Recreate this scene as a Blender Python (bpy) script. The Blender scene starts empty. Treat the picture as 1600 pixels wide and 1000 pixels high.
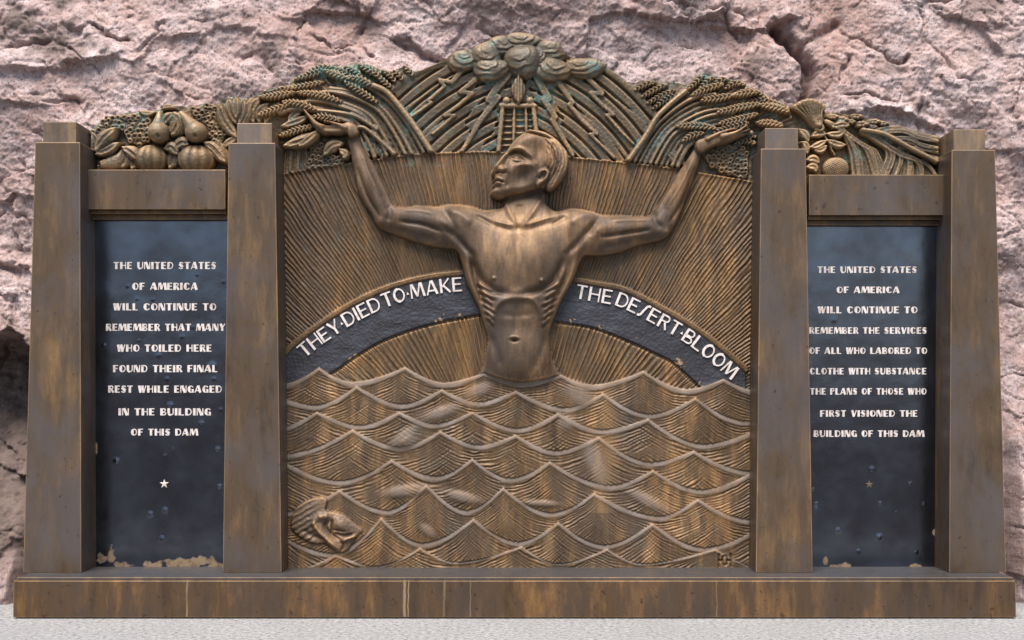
import bpy, bmesh, math, random
import numpy as np
random.seed(7); np.random.seed(7)
sc = bpy.context.scene
C = sc.collection
R = math.radians
# ------------------------------------------------------------------ camera, light, exposure
CX, CY, D, S0 = 810.0, 620.0, 6.0, 0.003          # principal point, distance to the pillar fronts, metres per pixel there
ZC = 347 * S0 * (D - .17) / D                     # eye height: the plinth stands on z = 0
cam = bpy.data.objects.new('camera', bpy.data.cameras.new('camera')); C.objects.link(cam)
cam.location = (0, -D, ZC); cam.rotation_euler = (R(90), 0, 0)
cam.data.sensor_width = 36; cam.data.lens = 36 * (D / S0) / 1600
cam.data.shift_x = (800 - CX) / 1600; cam.data.shift_y = (CY - 500) / 1600
cam.data.clip_end = 500
sc.camera = cam
SUN_EL, SUN_AZ = 62, -16                          # high, a little to the left of the viewer's back
w = bpy.data.worlds.new("World"); sc.world = w; w.use_nodes = True
wn = w.node_tree.nodes; sky = wn.new('ShaderNodeTexSky'); sky.sky_type = 'NISHITA'; sky.sun_disc = False
sky.sun_elevation = R(SUN_EL); sky.sun_rotation = R(180 + SUN_AZ)
sky.air_density = 1.0; sky.dust_density = 1.5; sky.ozone_density = 1.0
bg = wn['Background']; bg.inputs['Strength'].default_value = 0.085
w.node_tree.links.new(sky.outputs[0], bg.inputs[0])
sun = bpy.data.objects.new('sun', bpy.data.lights.new('sun', 'SUN')); C.objects.link(sun)
sun.data.energy = 3.2; sun.data.angle = R(36); sun.data.color = (1, .93, .87)
sun.rotation_euler = (R(90 - SUN_EL), 0, R(SUN_AZ)); sun.location = (0, -8, 9)
sc.view_settings.view_transform = 'Standard'; sc.view_settings.look = 'None'
sc.view_settings.gamma = 1; sc.view_settings.exposure = 1.15

# ------------------------------------------------------------------ helpers
def Wp(px, py, Y):                                # a measured picture point at a known depth -> metres
    s = S0 * (D + Y) / D
    return ((px - CX) * s, Y, ZC + (CY - py) * s)
_perm = np.random.permutation(512)
def perlin(x, y, seed=0):
    x = np.asarray(x, float) + seed * 17.31; y = np.asarray(y, float) + seed * 9.77
    xi = np.floor(x).astype(int); yi = np.floor(y).astype(int); xf = x - xi; yf = y - yi
    u = xf ** 3 * (xf * (xf * 6 - 15) + 10); v = yf ** 3 * (yf * (yf * 6 - 15) + 10)
    def g(ix, iy, dx, dy):
        a = _perm[(_perm[ix & 511] + iy) & 511] * (2 * np.pi / 512)
        return np.cos(a) * dx + np.sin(a) * dy
    a = g(xi, yi, xf, yf); b = g(xi + 1, yi, xf - 1, yf); c = g(xi, yi + 1, xf, yf - 1); d = g(xi + 1, yi + 1, xf - 1, yf - 1)
    return ((a + (b - a) * u) * (1 - v) + (c + (d - c) * u) * v) * 1.5
def fbm(x, y, o=5, seed=0, gain=.5, ridge=False):
    s = 0; a = 1
    for k in range(o):
        n = perlin(x * 2 ** k, y * 2 ** k, seed + k * 3)
        s = s + a * ((1 - 2 * np.abs(n)) if ridge else n); a *= gain
    return s
def facets(x, y, seed=0, tilt=.8):
    xi = np.floor(x).astype(int); yi = np.floor(y).astype(int); best = np.full(x.shape, -9.)
    for dx in (-1, 0, 1):
        for dy in (-1, 0, 1):
            cx = xi + dx; cy = yi + dy
            h = _perm[(_perm[(cx + seed * 31) & 511] + cy) & 511]; h2 = _perm[(h + 77 + seed) & 511]; h3 = _perm[(h2 + 191) & 511]; h4 = _perm[(h3 + 53) & 511]
            px = cx + h / 512; py = cy + h2 / 512
            gx = (h3 / 256 - 1) * tilt; gy = (h4 / 256 - 1) * tilt
            z = (h2 / 512 - .5) * .5 + gx * (x - px) + gy * (y - py) - .30 * ((x - px) ** 2 + (y - py) ** 2)
            best = np.maximum(best, z)
    return best
def boxblur(a, r):
    for ax in (0, 1):
        n = a.shape[ax]; pad = [(0, 0), (0, 0)]; pad[ax] = (r + 1, r)
        c = np.cumsum(np.pad(a, pad, mode='edge'), axis=ax, dtype=np.float64)
        hi = np.take(c, np.arange(2 * r + 1, n + 2 * r + 1), axis=ax); lo = np.take(c, np.arange(0, n), axis=ax)
        a = (hi - lo) / (2 * r + 1)
    return a
def worley_edge(x, y, seed=0):                     # distance to the borders of scattered cells
    xi = np.floor(x).astype(int); yi = np.floor(y).astype(int); f1 = np.full(x.shape, 9.); f2 = f1.copy()
    for dx in (-1, 0, 1):
        for dy in (-1, 0, 1):
            cx = xi + dx; cy = yi + dy; h = _perm[(_perm[(cx + seed * 31) & 511] + cy) & 511]; h2 = _perm[(h + 77 + seed) & 511]
            d = np.hypot(x - cx - h / 512, y - cy - h2 / 512); f2 = np.minimum(f2, np.maximum(d, f1)); f1 = np.minimum(f1, d)
    return f2 - f1
def blur(a, r): return boxblur(boxblur(a, r), r)
def cr(pts, n=8, closed=False):                   # Catmull-Rom through measured points
    P = np.array(pts, float); N = len(P)
    if N < 3 and not closed: return np.stack([P[0] + (P[-1] - P[0]) * t for t in np.linspace(0, 1, n + 1)])
    out = []
    for i in range(N if closed else N - 1):
        if closed: p0, p1, p2, p3 = P[i - 1], P[i], P[(i + 1) % N], P[(i + 2) % N]
        else: p0, p1, p2, p3 = P[max(i - 1, 0)], P[i], P[i + 1], P[min(i + 2, N - 1)]
        for k in range(n):
            t = k / n
            out.append(.5 * (2 * p1 + (p2 - p0) * t + (2 * p0 - 5 * p1 + 4 * p2 - p3) * t * t + (3 * p1 - p0 - 3 * p2 + p3) * t ** 3))
    if not closed: out.append(P[-1])
    return np.array(out)
def inside(poly, X, Y):
    m = np.zeros(X.shape, bool); n = len(poly); j = n - 1
    for i in range(n):
        x1, y1 = poly[i]; x2, y2 = poly[j]; j = i
        if y1 == y2: continue
        m ^= ((y1 > Y) != (y2 > Y)) & (X < (x2 - x1) * (Y - y1) / (y2 - y1) + x1)
    return m
def nearest(c, X, Y):                             # distance, signed side, arclength along an open polyline
    best = np.full(X.shape, 1e9); s = np.zeros(X.shape); t = np.zeros(X.shape); L = 0.
    for (x1, y1), (x2, y2) in zip(c[:-1], c[1:]):
        dx, dy = x2 - x1, y2 - y1; l = math.hypot(dx, dy)
        if l < 1e-6: continue
        k = np.clip(((X - x1) * dx + (Y - y1) * dy) / (l * l), 0, 1)
        d = np.hypot(X - x1 - k * dx, Y - y1 - k * dy); m = d < best
        best = np.where(m, d, best)
        s = np.where(m, ((X - x1) * dy - (Y - y1) * dx) / l, s); t = np.where(m, L + k * l, t); L += l
    return best, s, t, L
def inflate(mask):                                # smooth cushion height inside a mask (Poisson), half width = height
    lv = [mask]
    while min(lv[-1].shape) > 24: lv.append(lv[-1][::2, ::2])
    u = np.zeros(lv[-1].shape)
    for k in range(len(lv) - 1, -1, -1):
        m = lv[k]
        if u.shape != m.shape: u = np.repeat(np.repeat(u, 2, 0), 2, 1)[:m.shape[0], :m.shape[1]]
        u = u * m; h2 = 4. ** k
        for it in range(160 if k else 60):
            p = np.pad(u, 1)
            u = (p[:-2, 1:-1] + p[2:, 1:-1] + p[1:-1, :-2] + p[1:-1, 2:] + 2 * h2) * .25 * m
    return np.sqrt(np.maximum(u, 0))

# ------------------------------------------------------------------ materials
def nd(nt, t, **kw):
    n = nt.nodes.new(t)
    for k, v in kw.items():
        if k in n.inputs: n.inputs[k].default_value = v
        else: setattr(n, k, v)
    return n
class Mat:
    def __init__(s, name):
        s.m = bpy.data.materials.new(name); s.m.use_nodes = True; s.nt = s.m.node_tree
        s.b = s.nt.nodes['Principled BSDF']; s.L = s.nt.links.new
        s.pos = s.nt.nodes.new('ShaderNodeNewGeometry').outputs['Position']
    def noise(s, scale, detail=4, rough=.6, stretch=(1, 1, 1), dist=0, off=(0, 0, 0)):
        mp = nd(s.nt, 'ShaderNodeMapping'); mp.inputs['Scale'].default_value = stretch; mp.inputs['Location'].default_value = off
        s.L(s.pos, mp.inputs['Vector'])
        n = nd(s.nt, 'ShaderNodeTexNoise'); n.inputs['Scale'].default_value = scale; n.inputs['Detail'].default_value = detail
        n.inputs['Roughness'].default_value = rough; n.inputs['Distortion'].default_value = dist
        s.L(mp.outputs[0], n.inputs['Vector']); return n.outputs['Fac']
    def ramp(s, fac, stops, interp='LINEAR'):
        r = nd(s.nt, 'ShaderNodeValToRGB'); r.color_ramp.interpolation = interp; e = r.color_ramp.elements
        while len(e) < len(stops): e.new(.5)
        for k, (p, c) in enumerate(stops):
            e[k].position = p; e[k].color = (c, c, c, 1) if not isinstance(c, tuple) else (*c, 1)
        s.L(fac, r.inputs[0]); return r.outputs[0]
    def mix(s, fac, a, b, kind='MIX'):
        m = nd(s.nt, 'ShaderNodeMix'); m.data_type = 'RGBA'; m.blend_type = kind
        for sock, v in ((m.inputs[0], fac), (m.inputs[6], a), (m.inputs[7], b)):
            if isinstance(v, (int, float)): sock.default_value = v
            elif isinstance(v, tuple): sock.default_value = (*v, 1)
            else: s.L(v, sock)
        return m.outputs[2]
    def math(s, op, a, b=0.):
        m = nd(s.nt, 'ShaderNodeMath'); m.operation = op
        for k, v in ((0, a), (1, b)):
            if isinstance(v, (int, float)): m.inputs[k].default_value = v
            else: s.L(v, m.inputs[k])
        return m.outputs[0]
    def attr(s, name):
        a = nd(s.nt, 'ShaderNodeAttribute'); a.attribute_name = name; return a.outputs['Fac']
    def bump(s, h, strength, dist):
        b = nd(s.nt, 'ShaderNodeBump'); b.inputs['Strength'].default_value = strength; b.inputs['Distance'].default_value = dist
        s.L(h, b.inputs['Height']); s.L(b.outputs[0], s.b.inputs['Normal'])
    def out(s, col=None, rough=None, metal=0., spec=.5):
        for sock, v in (('Base Color', col), ('Roughness', rough), ('Metallic', metal), ('Specular IOR Level', spec)):
            if v is None: continue
            if isinstance(v, (int, float)): s.b.inputs[sock].default_value = v
            elif isinstance(v, tuple): s.b.inputs[sock].default_value = (*v, 1)
            else: s.L(v, s.b.inputs[sock])
        return s.m

def bronze(name, dark, mid, gold, grey, grey_amt, wearcol, verd=False, gold_at=(.50, .68), relief=True, metal=.35, rough=.45, drips=()):
    M = Mat(name)
    streak = M.noise(9, 7, .7, (1.6, 1.6, .30)); blot = M.noise(2.6, 7, .66, (1, 1, .6), .3); fine = M.noise(70, 3, .7, (1, 1, .5))
    f = M.math('ADD', M.math('MULTIPLY', streak, .55), M.math('MULTIPLY', blot, .45))
    col = M.ramp(f, [(.36, dark), (.48, mid), (gold_at[0] + .04, mid), (gold_at[1], gold)])
    gm = M.ramp(M.noise(3.7, 5, .65, (1, 1, .6), .4, (3, 1, 7)), [(.42, 0.), (.62, grey_amt)])
    col = M.mix(gm, col, grey)
    col = M.mix(M.ramp(fine, [(.35, .0), (.75, .35)]), col, mid)
    spots = M.ramp(M.noise(38, 2, .5, off=(9, 2, 4)), [(.27, .7), (.33, 0.)]); col = M.mix(spots, col, dark)
    if drips:
        sx = nd(M.nt, 'ShaderNodeSeparateXYZ'); M.L(M.pos, sx.inputs[0]); dm = 0.
        for px, w_ in drips:
            e = M.math('DIVIDE', M.math('ABSOLUTE', M.math('SUBTRACT', M.math('ADD', sx.outputs[0], M.math('MULTIPLY', M.math('SUBTRACT', M.noise(22, 3), .5), .012)), (px - CX) * S0 * (D - .17) / D)), w_)
            dm = M.math('MAXIMUM', dm, M.math('SUBTRACT', 1.3, e))
        dm = M.math('MULTIPLY', M.math('MINIMUM', M.math('MAXIMUM', dm, 0.), 1.), M.ramp(M.noise(7, 4, .6, (1, 1, .3)), [(.4, .3), (.55, .85)]))
        col = M.mix(dm, col, (.32, .22, .125))
    if relief:
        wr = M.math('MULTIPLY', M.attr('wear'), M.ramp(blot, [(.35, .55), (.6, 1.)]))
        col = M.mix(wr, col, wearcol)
        cool = M.attr('cool'); col = M.mix(M.math('MULTIPLY', cool, M.ramp(streak, [(.35, .85), (.7, .4)])), col, (.30, .245, .205))
    if verd:
        v = M.math('MULTIPLY', M.attr('verd'), M.ramp(M.noise(14, 5, .7), [(.45, 0.), (.62, 1.)]))
        col = M.mix(v, col, (.12, .26, .23))
    M.bump(M.math('ADD', M.noise(160, 4, .7, (1, 1, .35)), M.math('MULTIPLY', M.noise(24, 4, .6), .6)), .16, .004)
    rr = M.ramp(M.noise(12, 4, .6, (1, 1, .4)), [(.3, rough - .08), (.7, rough + .12)])
    if relief: rr = M.math('ADD', rr, M.math('MULTIPLY', cool, .22))
    return M.out(col, rr, metal, .4)
MT = {}
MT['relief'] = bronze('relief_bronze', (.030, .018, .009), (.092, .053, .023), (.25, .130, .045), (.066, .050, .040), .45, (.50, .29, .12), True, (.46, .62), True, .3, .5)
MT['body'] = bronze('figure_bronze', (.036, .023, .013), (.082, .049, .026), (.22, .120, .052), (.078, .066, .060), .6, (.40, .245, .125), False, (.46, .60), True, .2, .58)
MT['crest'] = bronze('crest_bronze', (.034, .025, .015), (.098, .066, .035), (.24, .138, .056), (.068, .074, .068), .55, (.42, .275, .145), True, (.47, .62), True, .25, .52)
MT['pillar'] = bronze('pillar_bronze', (.034, .022, .014), (.092, .060, .035), (.24, .138, .06), (.092, .078, .074), .85, (.3, .2, .1), False, (.47, .68), False, .3, .40)
MT['cap'] = bronze('cap_bronze', (.085, .062, .045), (.16, .108, .064), (.34, .21, .10), (.11, .102, .105), .7, (.3, .2, .1), False, (.43, .58), False, .3, .42)
MT['plinth'] = bronze('plinth_bronze', (.030, .018, .011), (.088, .050, .023), (.27, .135, .045), (.056, .043, .036), .65, (.3, .2, .1), False, (.47, .66), False, .3, .45, [(632, .007), (638, .003), (694, .006), (292, .004), (735, .003), (1120, .002)])
MT['ledge'] = bronze('ledge_bronze', (.040, .037, .036), (.065, .060, .058), (.13, .10, .07), (.07, .068, .072), .8, (.3, .2, .1), False, (.5, .7), False, .3, .4)
MT['edge'] = bronze('worn_edge_bronze', (.09, .06, .036), (.20, .13, .07), (.36, .22, .11), (.12, .10, .09), .5, (.3, .2, .1), False, (.45, .6), False, .3, .42)
def dark_plate(name, scuff=True):
    M = Mat(name)
    n = M.noise(5, 5, .6, (1, 1, .8)); fine = M.noise(90, 4, .7)
    col = M.ramp(n, [(.35, (.078, .080, .093)), (.65, (.118, .130, .158))])
    col = M.mix(M.ramp(fine, [(.5, 0.), (.8, .35)]), col, (.13, .13, .14))
    if scuff:
        col = M.mix(M.attr('scuff'), col, M.ramp(M.noise(30, 5, .7), [(.35, (.10, .062, .034)), (.55, (.22, .15, .085)), (.75, (.15, .115, .08))]))
    M.bump(M.noise(130, 4, .7), .12, .003)
    sf = M.attr('scuff'); return M.out(col, M.math('ADD', M.ramp(M.noise(9, 4, .6), [(.3, .15), (.7, .23)]), M.math('MULTIPLY', sf, .45)), M.math('SUBTRACT', 1., sf), .5)
MT['plate'] = dark_plate('plaque_blackened_bronze')
def banner_mat():
    M = Mat('banner_blackened_bronze')
    col = M.ramp(M.noise(16, 6, .7, (.5, 1, 1.6)), [(.35, (.020, .018, .019)), (.55, (.038, .038, .046)), (.72, (.080, .082, .098))])
    col = M.mix(M.attr('scuff'), col, (.30, .19, .10)); M.bump(M.noise(130, 4, .7), .15, .003)
    return M.out(col, .5, .2, .5)
MT['banner'] = banner_mat()
def letters():
    M = Mat('letter_enamel')
    col = M.ramp(M.noise(45, 3, .6), [(.35, (.50, .42, .37)), (.55, (.66, .60, .56))])
    return M.out(col, .5, 0., .4)
MT['letter'] = letters()
MT['dullstar'] = bronze('star_bronze', (.08, .055, .035), (.13, .09, .055), (.22, .15, .09), (.12, .1, .09), .3, (.3, .2, .1), False, (.5, .7), False)
def rock():
    M = Mat('pink_volcanic_rock')
    n1 = M.noise(1.6, 6, .65, dist=.6); n2 = M.noise(9, 8, .72); n3 = M.noise(46, 6, .75)
    col = M.ramp(n1, [(.32, (.38, .245, .21)), (.44, (.48, .35, .325)), (.56, (.545, .425, .405)), (.70, (.59, .485, .475))])
    col = M.mix(M.ramp(n2, [(.40, .65), (.52, 0.)]), col, (.40, .27, .235))
    col = M.mix(M.ramp(n3, [(.385, .85), (.43, 0.)]), col, (.19, .13, .115)); col = M.mix(M.ramp(M.noise(24, 9, .8, (1, 1, 1.5), .8, (4, 4, 1)), [(.40, .6), (.45, 0.)]), col, (.27, .19, .165))
    col = M.mix(M.ramp(M.noise(33, 6, .7, off=(5, 5, 5)), [(.56, 0.), (.61, .6)]), col, (.64, .55, .53))
    col = M.mix(M.ramp(M.noise(120, 4, .7, off=(2, 8, 3)), [(.385, .9), (.42, 0.)]), col, (.13, .09, .08))
    col = M.mix(M.ramp(M.noise(2.3, 5, .6, off=(7, 3, 1)), [(.52, 0.), (.66, .5)]), col, (.42, .27, .225))
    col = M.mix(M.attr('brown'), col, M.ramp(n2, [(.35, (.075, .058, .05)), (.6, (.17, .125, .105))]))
    M.bump(M.math('ADD', M.math('MULTIPLY', M.noise(26, 10, .82), .7), M.math('MULTIPLY', M.noise(95, 6, .85), .9)), .65, .016)
    return M.out(col, .92, 0., .25)
MT['rock'] = rock()
def concrete():
    M = Mat('pale_concrete')
    col = M.ramp(M.noise(48, 8, .85), [(.40, (.05, .05, .048)), (.45, (.22, .218, .212)), (.52, (.30, .298, .29)), (.6, (.40, .395, .385))])
    col = M.mix(M.ramp(M.noise(2.2, 5, .6), [(.4, 0.), (.65, .35)]), col, (.21, .206, .198))
    M.bump(M.noise(120, 6, .75), .6, .006)
    return M.out(col, .9, 0., .3)
MT['concrete'] = concrete()

# ------------------------------------------------------------------ objects
def mesh_obj(name, v, f, mat, parent=None, smooth=False, attrs=None):
    me = bpy.data.meshes.new(name); v = np.asarray(v, np.float32)
    if isinstance(f, np.ndarray):
        me.vertices.add(len(v)); me.vertices.foreach_set('co', v.ravel())
        me.loops.add(f.size); me.loops.foreach_set('vertex_index', f.astype(np.int32).ravel())
        me.polygons.add(len(f)); me.polygons.foreach_set('loop_start', np.arange(0, f.size, f.shape[1], dtype=np.int32))
        me.update(calc_edges=True)
    else: me.from_pydata([tuple(map(float, p)) for p in v], [], f); me.update()
    for k, a in (attrs or {}).items():
        me.attributes.new(k, 'FLOAT', 'POINT').data.foreach_set('value', np.asarray(a, np.float32))
    if smooth: me.polygons.foreach_set('use_smooth', np.ones(len(me.polygons), bool))
    me.materials.append(mat)
    o = bpy.data.objects.new(name, me); C.objects.link(o)
    if parent: o.parent = parent
    return o
def block(name, quad, yf, yb, mat, parent=None, bev=.004):   # front outline (world x, z) between two depths, bevelled
    bm = bmesh.new()
    fr = [bm.verts.new((x, yf, z)) for x, z in quad]; bk = [bm.verts.new((x, yb, z)) for x, z in quad]; n = len(quad)
    bm.faces.new(fr); bm.faces.new(bk[::-1])
    for i in range(n): bm.faces.new((fr[i], bk[i], bk[(i + 1) % n], fr[(i + 1) % n]))
    bmesh.ops.recalc_face_normals(bm, faces=bm.faces)
    if bev:
        r = bmesh.ops.bevel(bm, geom=list(bm.edges), offset=bev, segments=2, affect='EDGES', profile=.6)
        for f in r['faces']: f.material_index = 1
    me = bpy.data.meshes.new(name); bm.to_mesh(me); bm.free(); me.materials.append(mat); me.materials.append(MT['edge'])
    o = bpy.data.objects.new(name, me); C.objects.link(o); o.parent = parent; return o
def px_quad(pts, Y): return [(Wp(x, y, Y)[0], Wp(x, y, Y)[2]) for x, y in pts]

# ------------------------------------------------------------------ setting: ground and cliff
GX = 30.
mesh_obj('pavement', [(-GX, -2.2, 0), (GX, -2.2, 0), (GX, 6, 0), (-GX, 6, 0), (-GX, -2.2, -.3), (GX, -2.2, -.3)], [(0, 1, 2, 3), (4, 5, 1, 0)], MT['concrete'])['kind'] = 'structure'
def dark_ground():
    M = Mat('dark_ground'); M.bump(M.noise(150, 5, .7), .5, .005)
    return M.out(M.ramp(M.noise(60, 6, .7), [(.35, (.035, .035, .036)), (.65, (.07, .069, .067))]), .85, 0., .3)
mesh_obj('added_dark_ground', [(-80, -60, -.12), (80, -60, -.12), (80, -2.19, -.12), (-80, -2.19, -.12)], [(0, 1, 2, 3)], dark_ground())['kind'] = 'structure'  # out-of-view dark ground, added to lower bounce light and dim plaque reflections
def make_cliff():
    SR = S0 * (D + .4) / D; st = 2.0
    u = np.arange(-330, 1930, st); v = np.arange(-260, 960, st); U, V = np.meshgrid(u, v)
    n = lambda s, o, seed, **k: fbm(U / s, V / s, o, seed, **k)
    wu = U + 12 * n(60, 4, 1); wv = V + 12 * n(60, 4, 2)
    dep = .52 + .16 * n(420, 3, 3) + (600 - V) / 900 * .34
    dep -= .07 * facets(wu / 230, wv / 150, 3, 1.1) + .030 * facets((wu + .5 * wv) / 80, (wv - .45 * wu) / 62, 5, 1.15) + .014 * facets((wu + .4 * wv) / 25, (wv - .5 * wu) / 19, 7, 1.2) * (.45 + .55 * np.clip(.5 + 1.5 * n(140, 3, 77), 0, 1.4)) + .004 * facets(wu / 9, wv / 7, 11, 1.1)
    rg = n(60, 5, 9, ridge=True, gain=.6)
    dep += .003 * rg + .006 * n(24, 5, 12, gain=.75) - .006 * np.abs(n(8, 4, 15, gain=.85))
    for sx, sy, wd, dp, sd in ((190, 120, .030, .030, 61), (80, 46, .05, .012, 67)):
        e = worley_edge((wu + .25 * wv) / sx, (wv - .3 * wu) / sy, sd); dep += dp * np.exp(-(e / wd) ** 2) * np.clip(n(120, 3, sd) * 3 + .1, 0, 1)
    def ledge(pts, drop, decay, jag=7):
        nonlocal dep; drop *= .45; decay *= 1.4
        p = np.array(pts, float); yl = np.interp(U, p[:, 0], p[:, 1]) + jag * n(38, 5, 21, gain=.65)
        edge = np.clip((U - p[0, 0]) / 30, 0, 1) * np.clip((p[-1, 0] - U) / 30, 0, 1) * np.clip(.75 + .9 * n(46, 3, 23), .1, 1.3)
        a = yl - V
        dep -= edge * drop * np.where(a > 0, np.exp(-a / decay), np.exp(a / 2.5))
        dep += edge * drop * .25 * np.where(a > 0, 0, np.exp(a / (decay * .5)) * (1 - np.exp(a / 2.5)))
    def cleft(pts, depth, wdt):
        nonlocal dep
        d, s, t, L = nearest(cr(pts), U + 5 * n(24, 3, 31), V + 5 * n(24, 3, 33)); dep += depth * np.exp(-(d / wdt) ** 2)
    ledge([(-40, 98), (30, 96), (75, 84), (130, 82), (190, 70)], .10, 45)
    ledge([(-40, 40), (60, 36), (90, 30), (130, 10)], .09, 30)
    ledge([(195, 62), (250, 44), (330, 30), (400, 34)], .06, 22)
    ledge([(380, 40), (420, 44), (450, 40)], .05, 12)
    ledge([(1105, 8), (1150, 14), (1190, 20), (1250, 4), (1280, 0)], .16, 30)
    ledge([(1325, 158), (1390, 155), (1430, 160), (1470, 178), (1510, 192)], .11, 40)
    ledge([(1530, 5), (1560, 20), (1590, 60), (1660, 80)], .09, 30)
    ledge([(-60, 405), (20, 410), (60, 445), (110, 450)], .10, 60)
    ledge([(1180, 138), (1225, 132), (1262, 118)], .05, 14)
    ledge([(1120, 105), (1160, 135), (1200, 128)], .05, 14)
    cleft([(1228, 18), (1262, 55), (1281, 88), (1277, 150)], .16, 9); cleft([(1262, 55), (1300, 30), (1330, 10)], .05, 6)
    cleft([(120, 20), (150, 40), (180, 50)], .05, 3); cleft([(610, 40), (700, 70), (760, 40)], .03, 4)
    cleft([(1410, 60), (1425, 75), (1440, 70)], .05, 4); cleft([(1330, 110), (1350, 70)], .03, 3)
    # the overhang and dark hollow left of the monument, and the browner boulder below it
    yl = np.interp(U, [-330, 0, 60, 140], [500, 515, 545, 560]) + 9 * n(38, 4, 22); a = V - yl
    lft = np.clip((260 - U) / 120, 0, 1)
    dep += lft * .62 * np.clip(a / 6, 0, 1) * (1 - .95 * np.clip((a - 40) / 330, 0, 1))
    ledge([(-120, 880), (0, 868), (30, 845), (70, 825)], .09, 60)
    dep = np.maximum(dep, .10)
    behind = np.clip(np.minimum((U - 30) / 14, (1580 - U) / 14), 0, 1) * np.clip((V - 40) / 60, 0, 1)
    lo = .40 + .03 * n(50, 4, 41)
    dep = np.where(dep < lo, dep + (lo - dep) * behind, dep)
    foot = np.clip((V - 900) / 60, 0, 1); dep = dep * (1 - foot) + np.maximum(.24, np.minimum(dep, .5)) * foot
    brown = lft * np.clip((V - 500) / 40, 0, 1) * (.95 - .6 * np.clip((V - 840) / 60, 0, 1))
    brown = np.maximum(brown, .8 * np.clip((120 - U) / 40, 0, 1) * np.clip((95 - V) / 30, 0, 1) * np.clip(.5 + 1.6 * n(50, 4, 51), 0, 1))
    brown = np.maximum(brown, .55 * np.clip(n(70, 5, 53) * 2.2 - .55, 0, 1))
    X = (U - CX) * SR; Zz = ZC + (CY - V) * SR
    H_, W_ = U.shape; idx = np.arange(H_ * W_).reshape(H_, W_)
    f = np.stack([idx[1:, :-1], idx[1:, 1:], idx[:-1, 1:], idx[:-1, :-1]], -1).reshape(-1, 4)
    o = mesh_obj('cliff', np.stack([X, dep, Zz], -1).reshape(-1, 3), f, MT['rock'], None, True, {'brown': brown.ravel()})
    o['kind'] = 'structure'
make_cliff()
def far_wall():                                    # unseen wall added behind the camera to cut fill and darken plaque reflections
    u = np.linspace(-80, 80, 121); v = np.linspace(0, 1, 25); U, V = np.meshgrid(u, v)
    h = 4.2 + 1.5 * perlin(U / 25, U * 0, 401); y = -34 - 8 * V + 3 * fbm(U / 12, V * 3, 4, 403) + 1.2 * facets(U / 5, V * 4, 9)
    idx = np.arange(U.size).reshape(U.shape); f = np.stack([idx[1:, :-1], idx[1:, 1:], idx[:-1, 1:], idx[:-1, :-1]], -1).reshape(-1, 4)
    o = mesh_obj('added_shade_wall', np.stack([U, y, V * h - .3], -1).reshape(-1, 3), f, MT['rock'], None, False); o['kind'] = 'structure'
far_wall()

# ------------------------------------------------------------------ the memorial
memorial = bpy.data.objects.new('bronze_memorial', None); C.objects.link(memorial)
memorial.location = (0, 0, 0)
memorial['label'] = 'wide bronze memorial with bare-chested man rising from waves between tapering pillars'
memorial['category'] = 'memorial'
YR, SRL = .25, S0 * (D + .25) / D                # plane of the relief and metres per pixel on it
ZTOP = .187
# plinth with its ledge
pl = block('plinth', [(Wp(20, 0, -.17)[0], 0.006), (Wp(1588, 0, -.17)[0], 0.006), (Wp(1587, 0, -.17)[0], .174), (Wp(21, 0, -.17)[0], .174)], -.17, .35, MT['plinth'], memorial, .004)
block('ledge', [(Wp(26, 0, -.16)[0], .1745), (Wp(1583, 0, -.16)[0], .1745), (Wp(1583, 0, -.16)[0], ZTOP), (Wp(26, 0, -.16)[0], ZTOP)], -.155, .345, MT['ledge'], pl, .003)
for (tl, tr, ty, bl, br), (cl, crr, cy0, cy1) in (((55, 125, 222, 36, 127), (67, 119, 190, 221)), ((357, 430, 223, 348, 440), (370, 425, 192, 223)),
        ((1189, 1259, 232, 1181, 1270), (1195, 1247, 200, 232)), ((1487, 1555, 234, 1483, 1572), (1490, 1540, 202, 234))):
    q = px_quad([(bl, 895), (br, 895), (tr, ty), (tl, ty)], 0.); q[0] = (q[0][0], ZTOP + .0005); q[1] = (q[1][0], ZTOP + .0005)
    p = block('pillar', q, 0, .33, MT['pillar'], memorial, .004)
    zt = q[2][1] + .0005; c = px_quad([(cl, cy1), (crr, cy1), (crr, cy0), (cl, cy0)], .03)
    c[0] = (c[0][0], zt); c[1] = (c[1][0], zt)
    block('cap', c, .03, .31, MT['cap'], p, .004)
for x0, x1, y0, y1, m1, m2 in ((130, 352, 265, 327, 334, 343), (1264, 1480, 273, 336, 343, 352)):
    l = block('lintel', px_quad([(x0, y1), (x1, y1), (x1, y0), (x0, y0)], .115), .115, .325, MT['pillar'], memorial, .003)
    zb = px_quad([(x0, y1)], .115)[0][1] - .0005
    for yb_, Y in ((m1, .145), (m2, .178)):
        z1 = px_quad([(x0, yb_)], Y)[0][1]
        block('moulding', [(px_quad([(x0, 0)], .115)[0][0] + .003, z1), (px_quad([(x1, 0)], .115)[0][0] - .003, z1), (px_quad([(x1, 0)], .115)[0][0] - .003, zb), (px_quad([(x0, 0)], .115)[0][0] + .003, zb)], Y, .32, MT['plinth'], l, .003)
        zb = z1 - .0005

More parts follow.
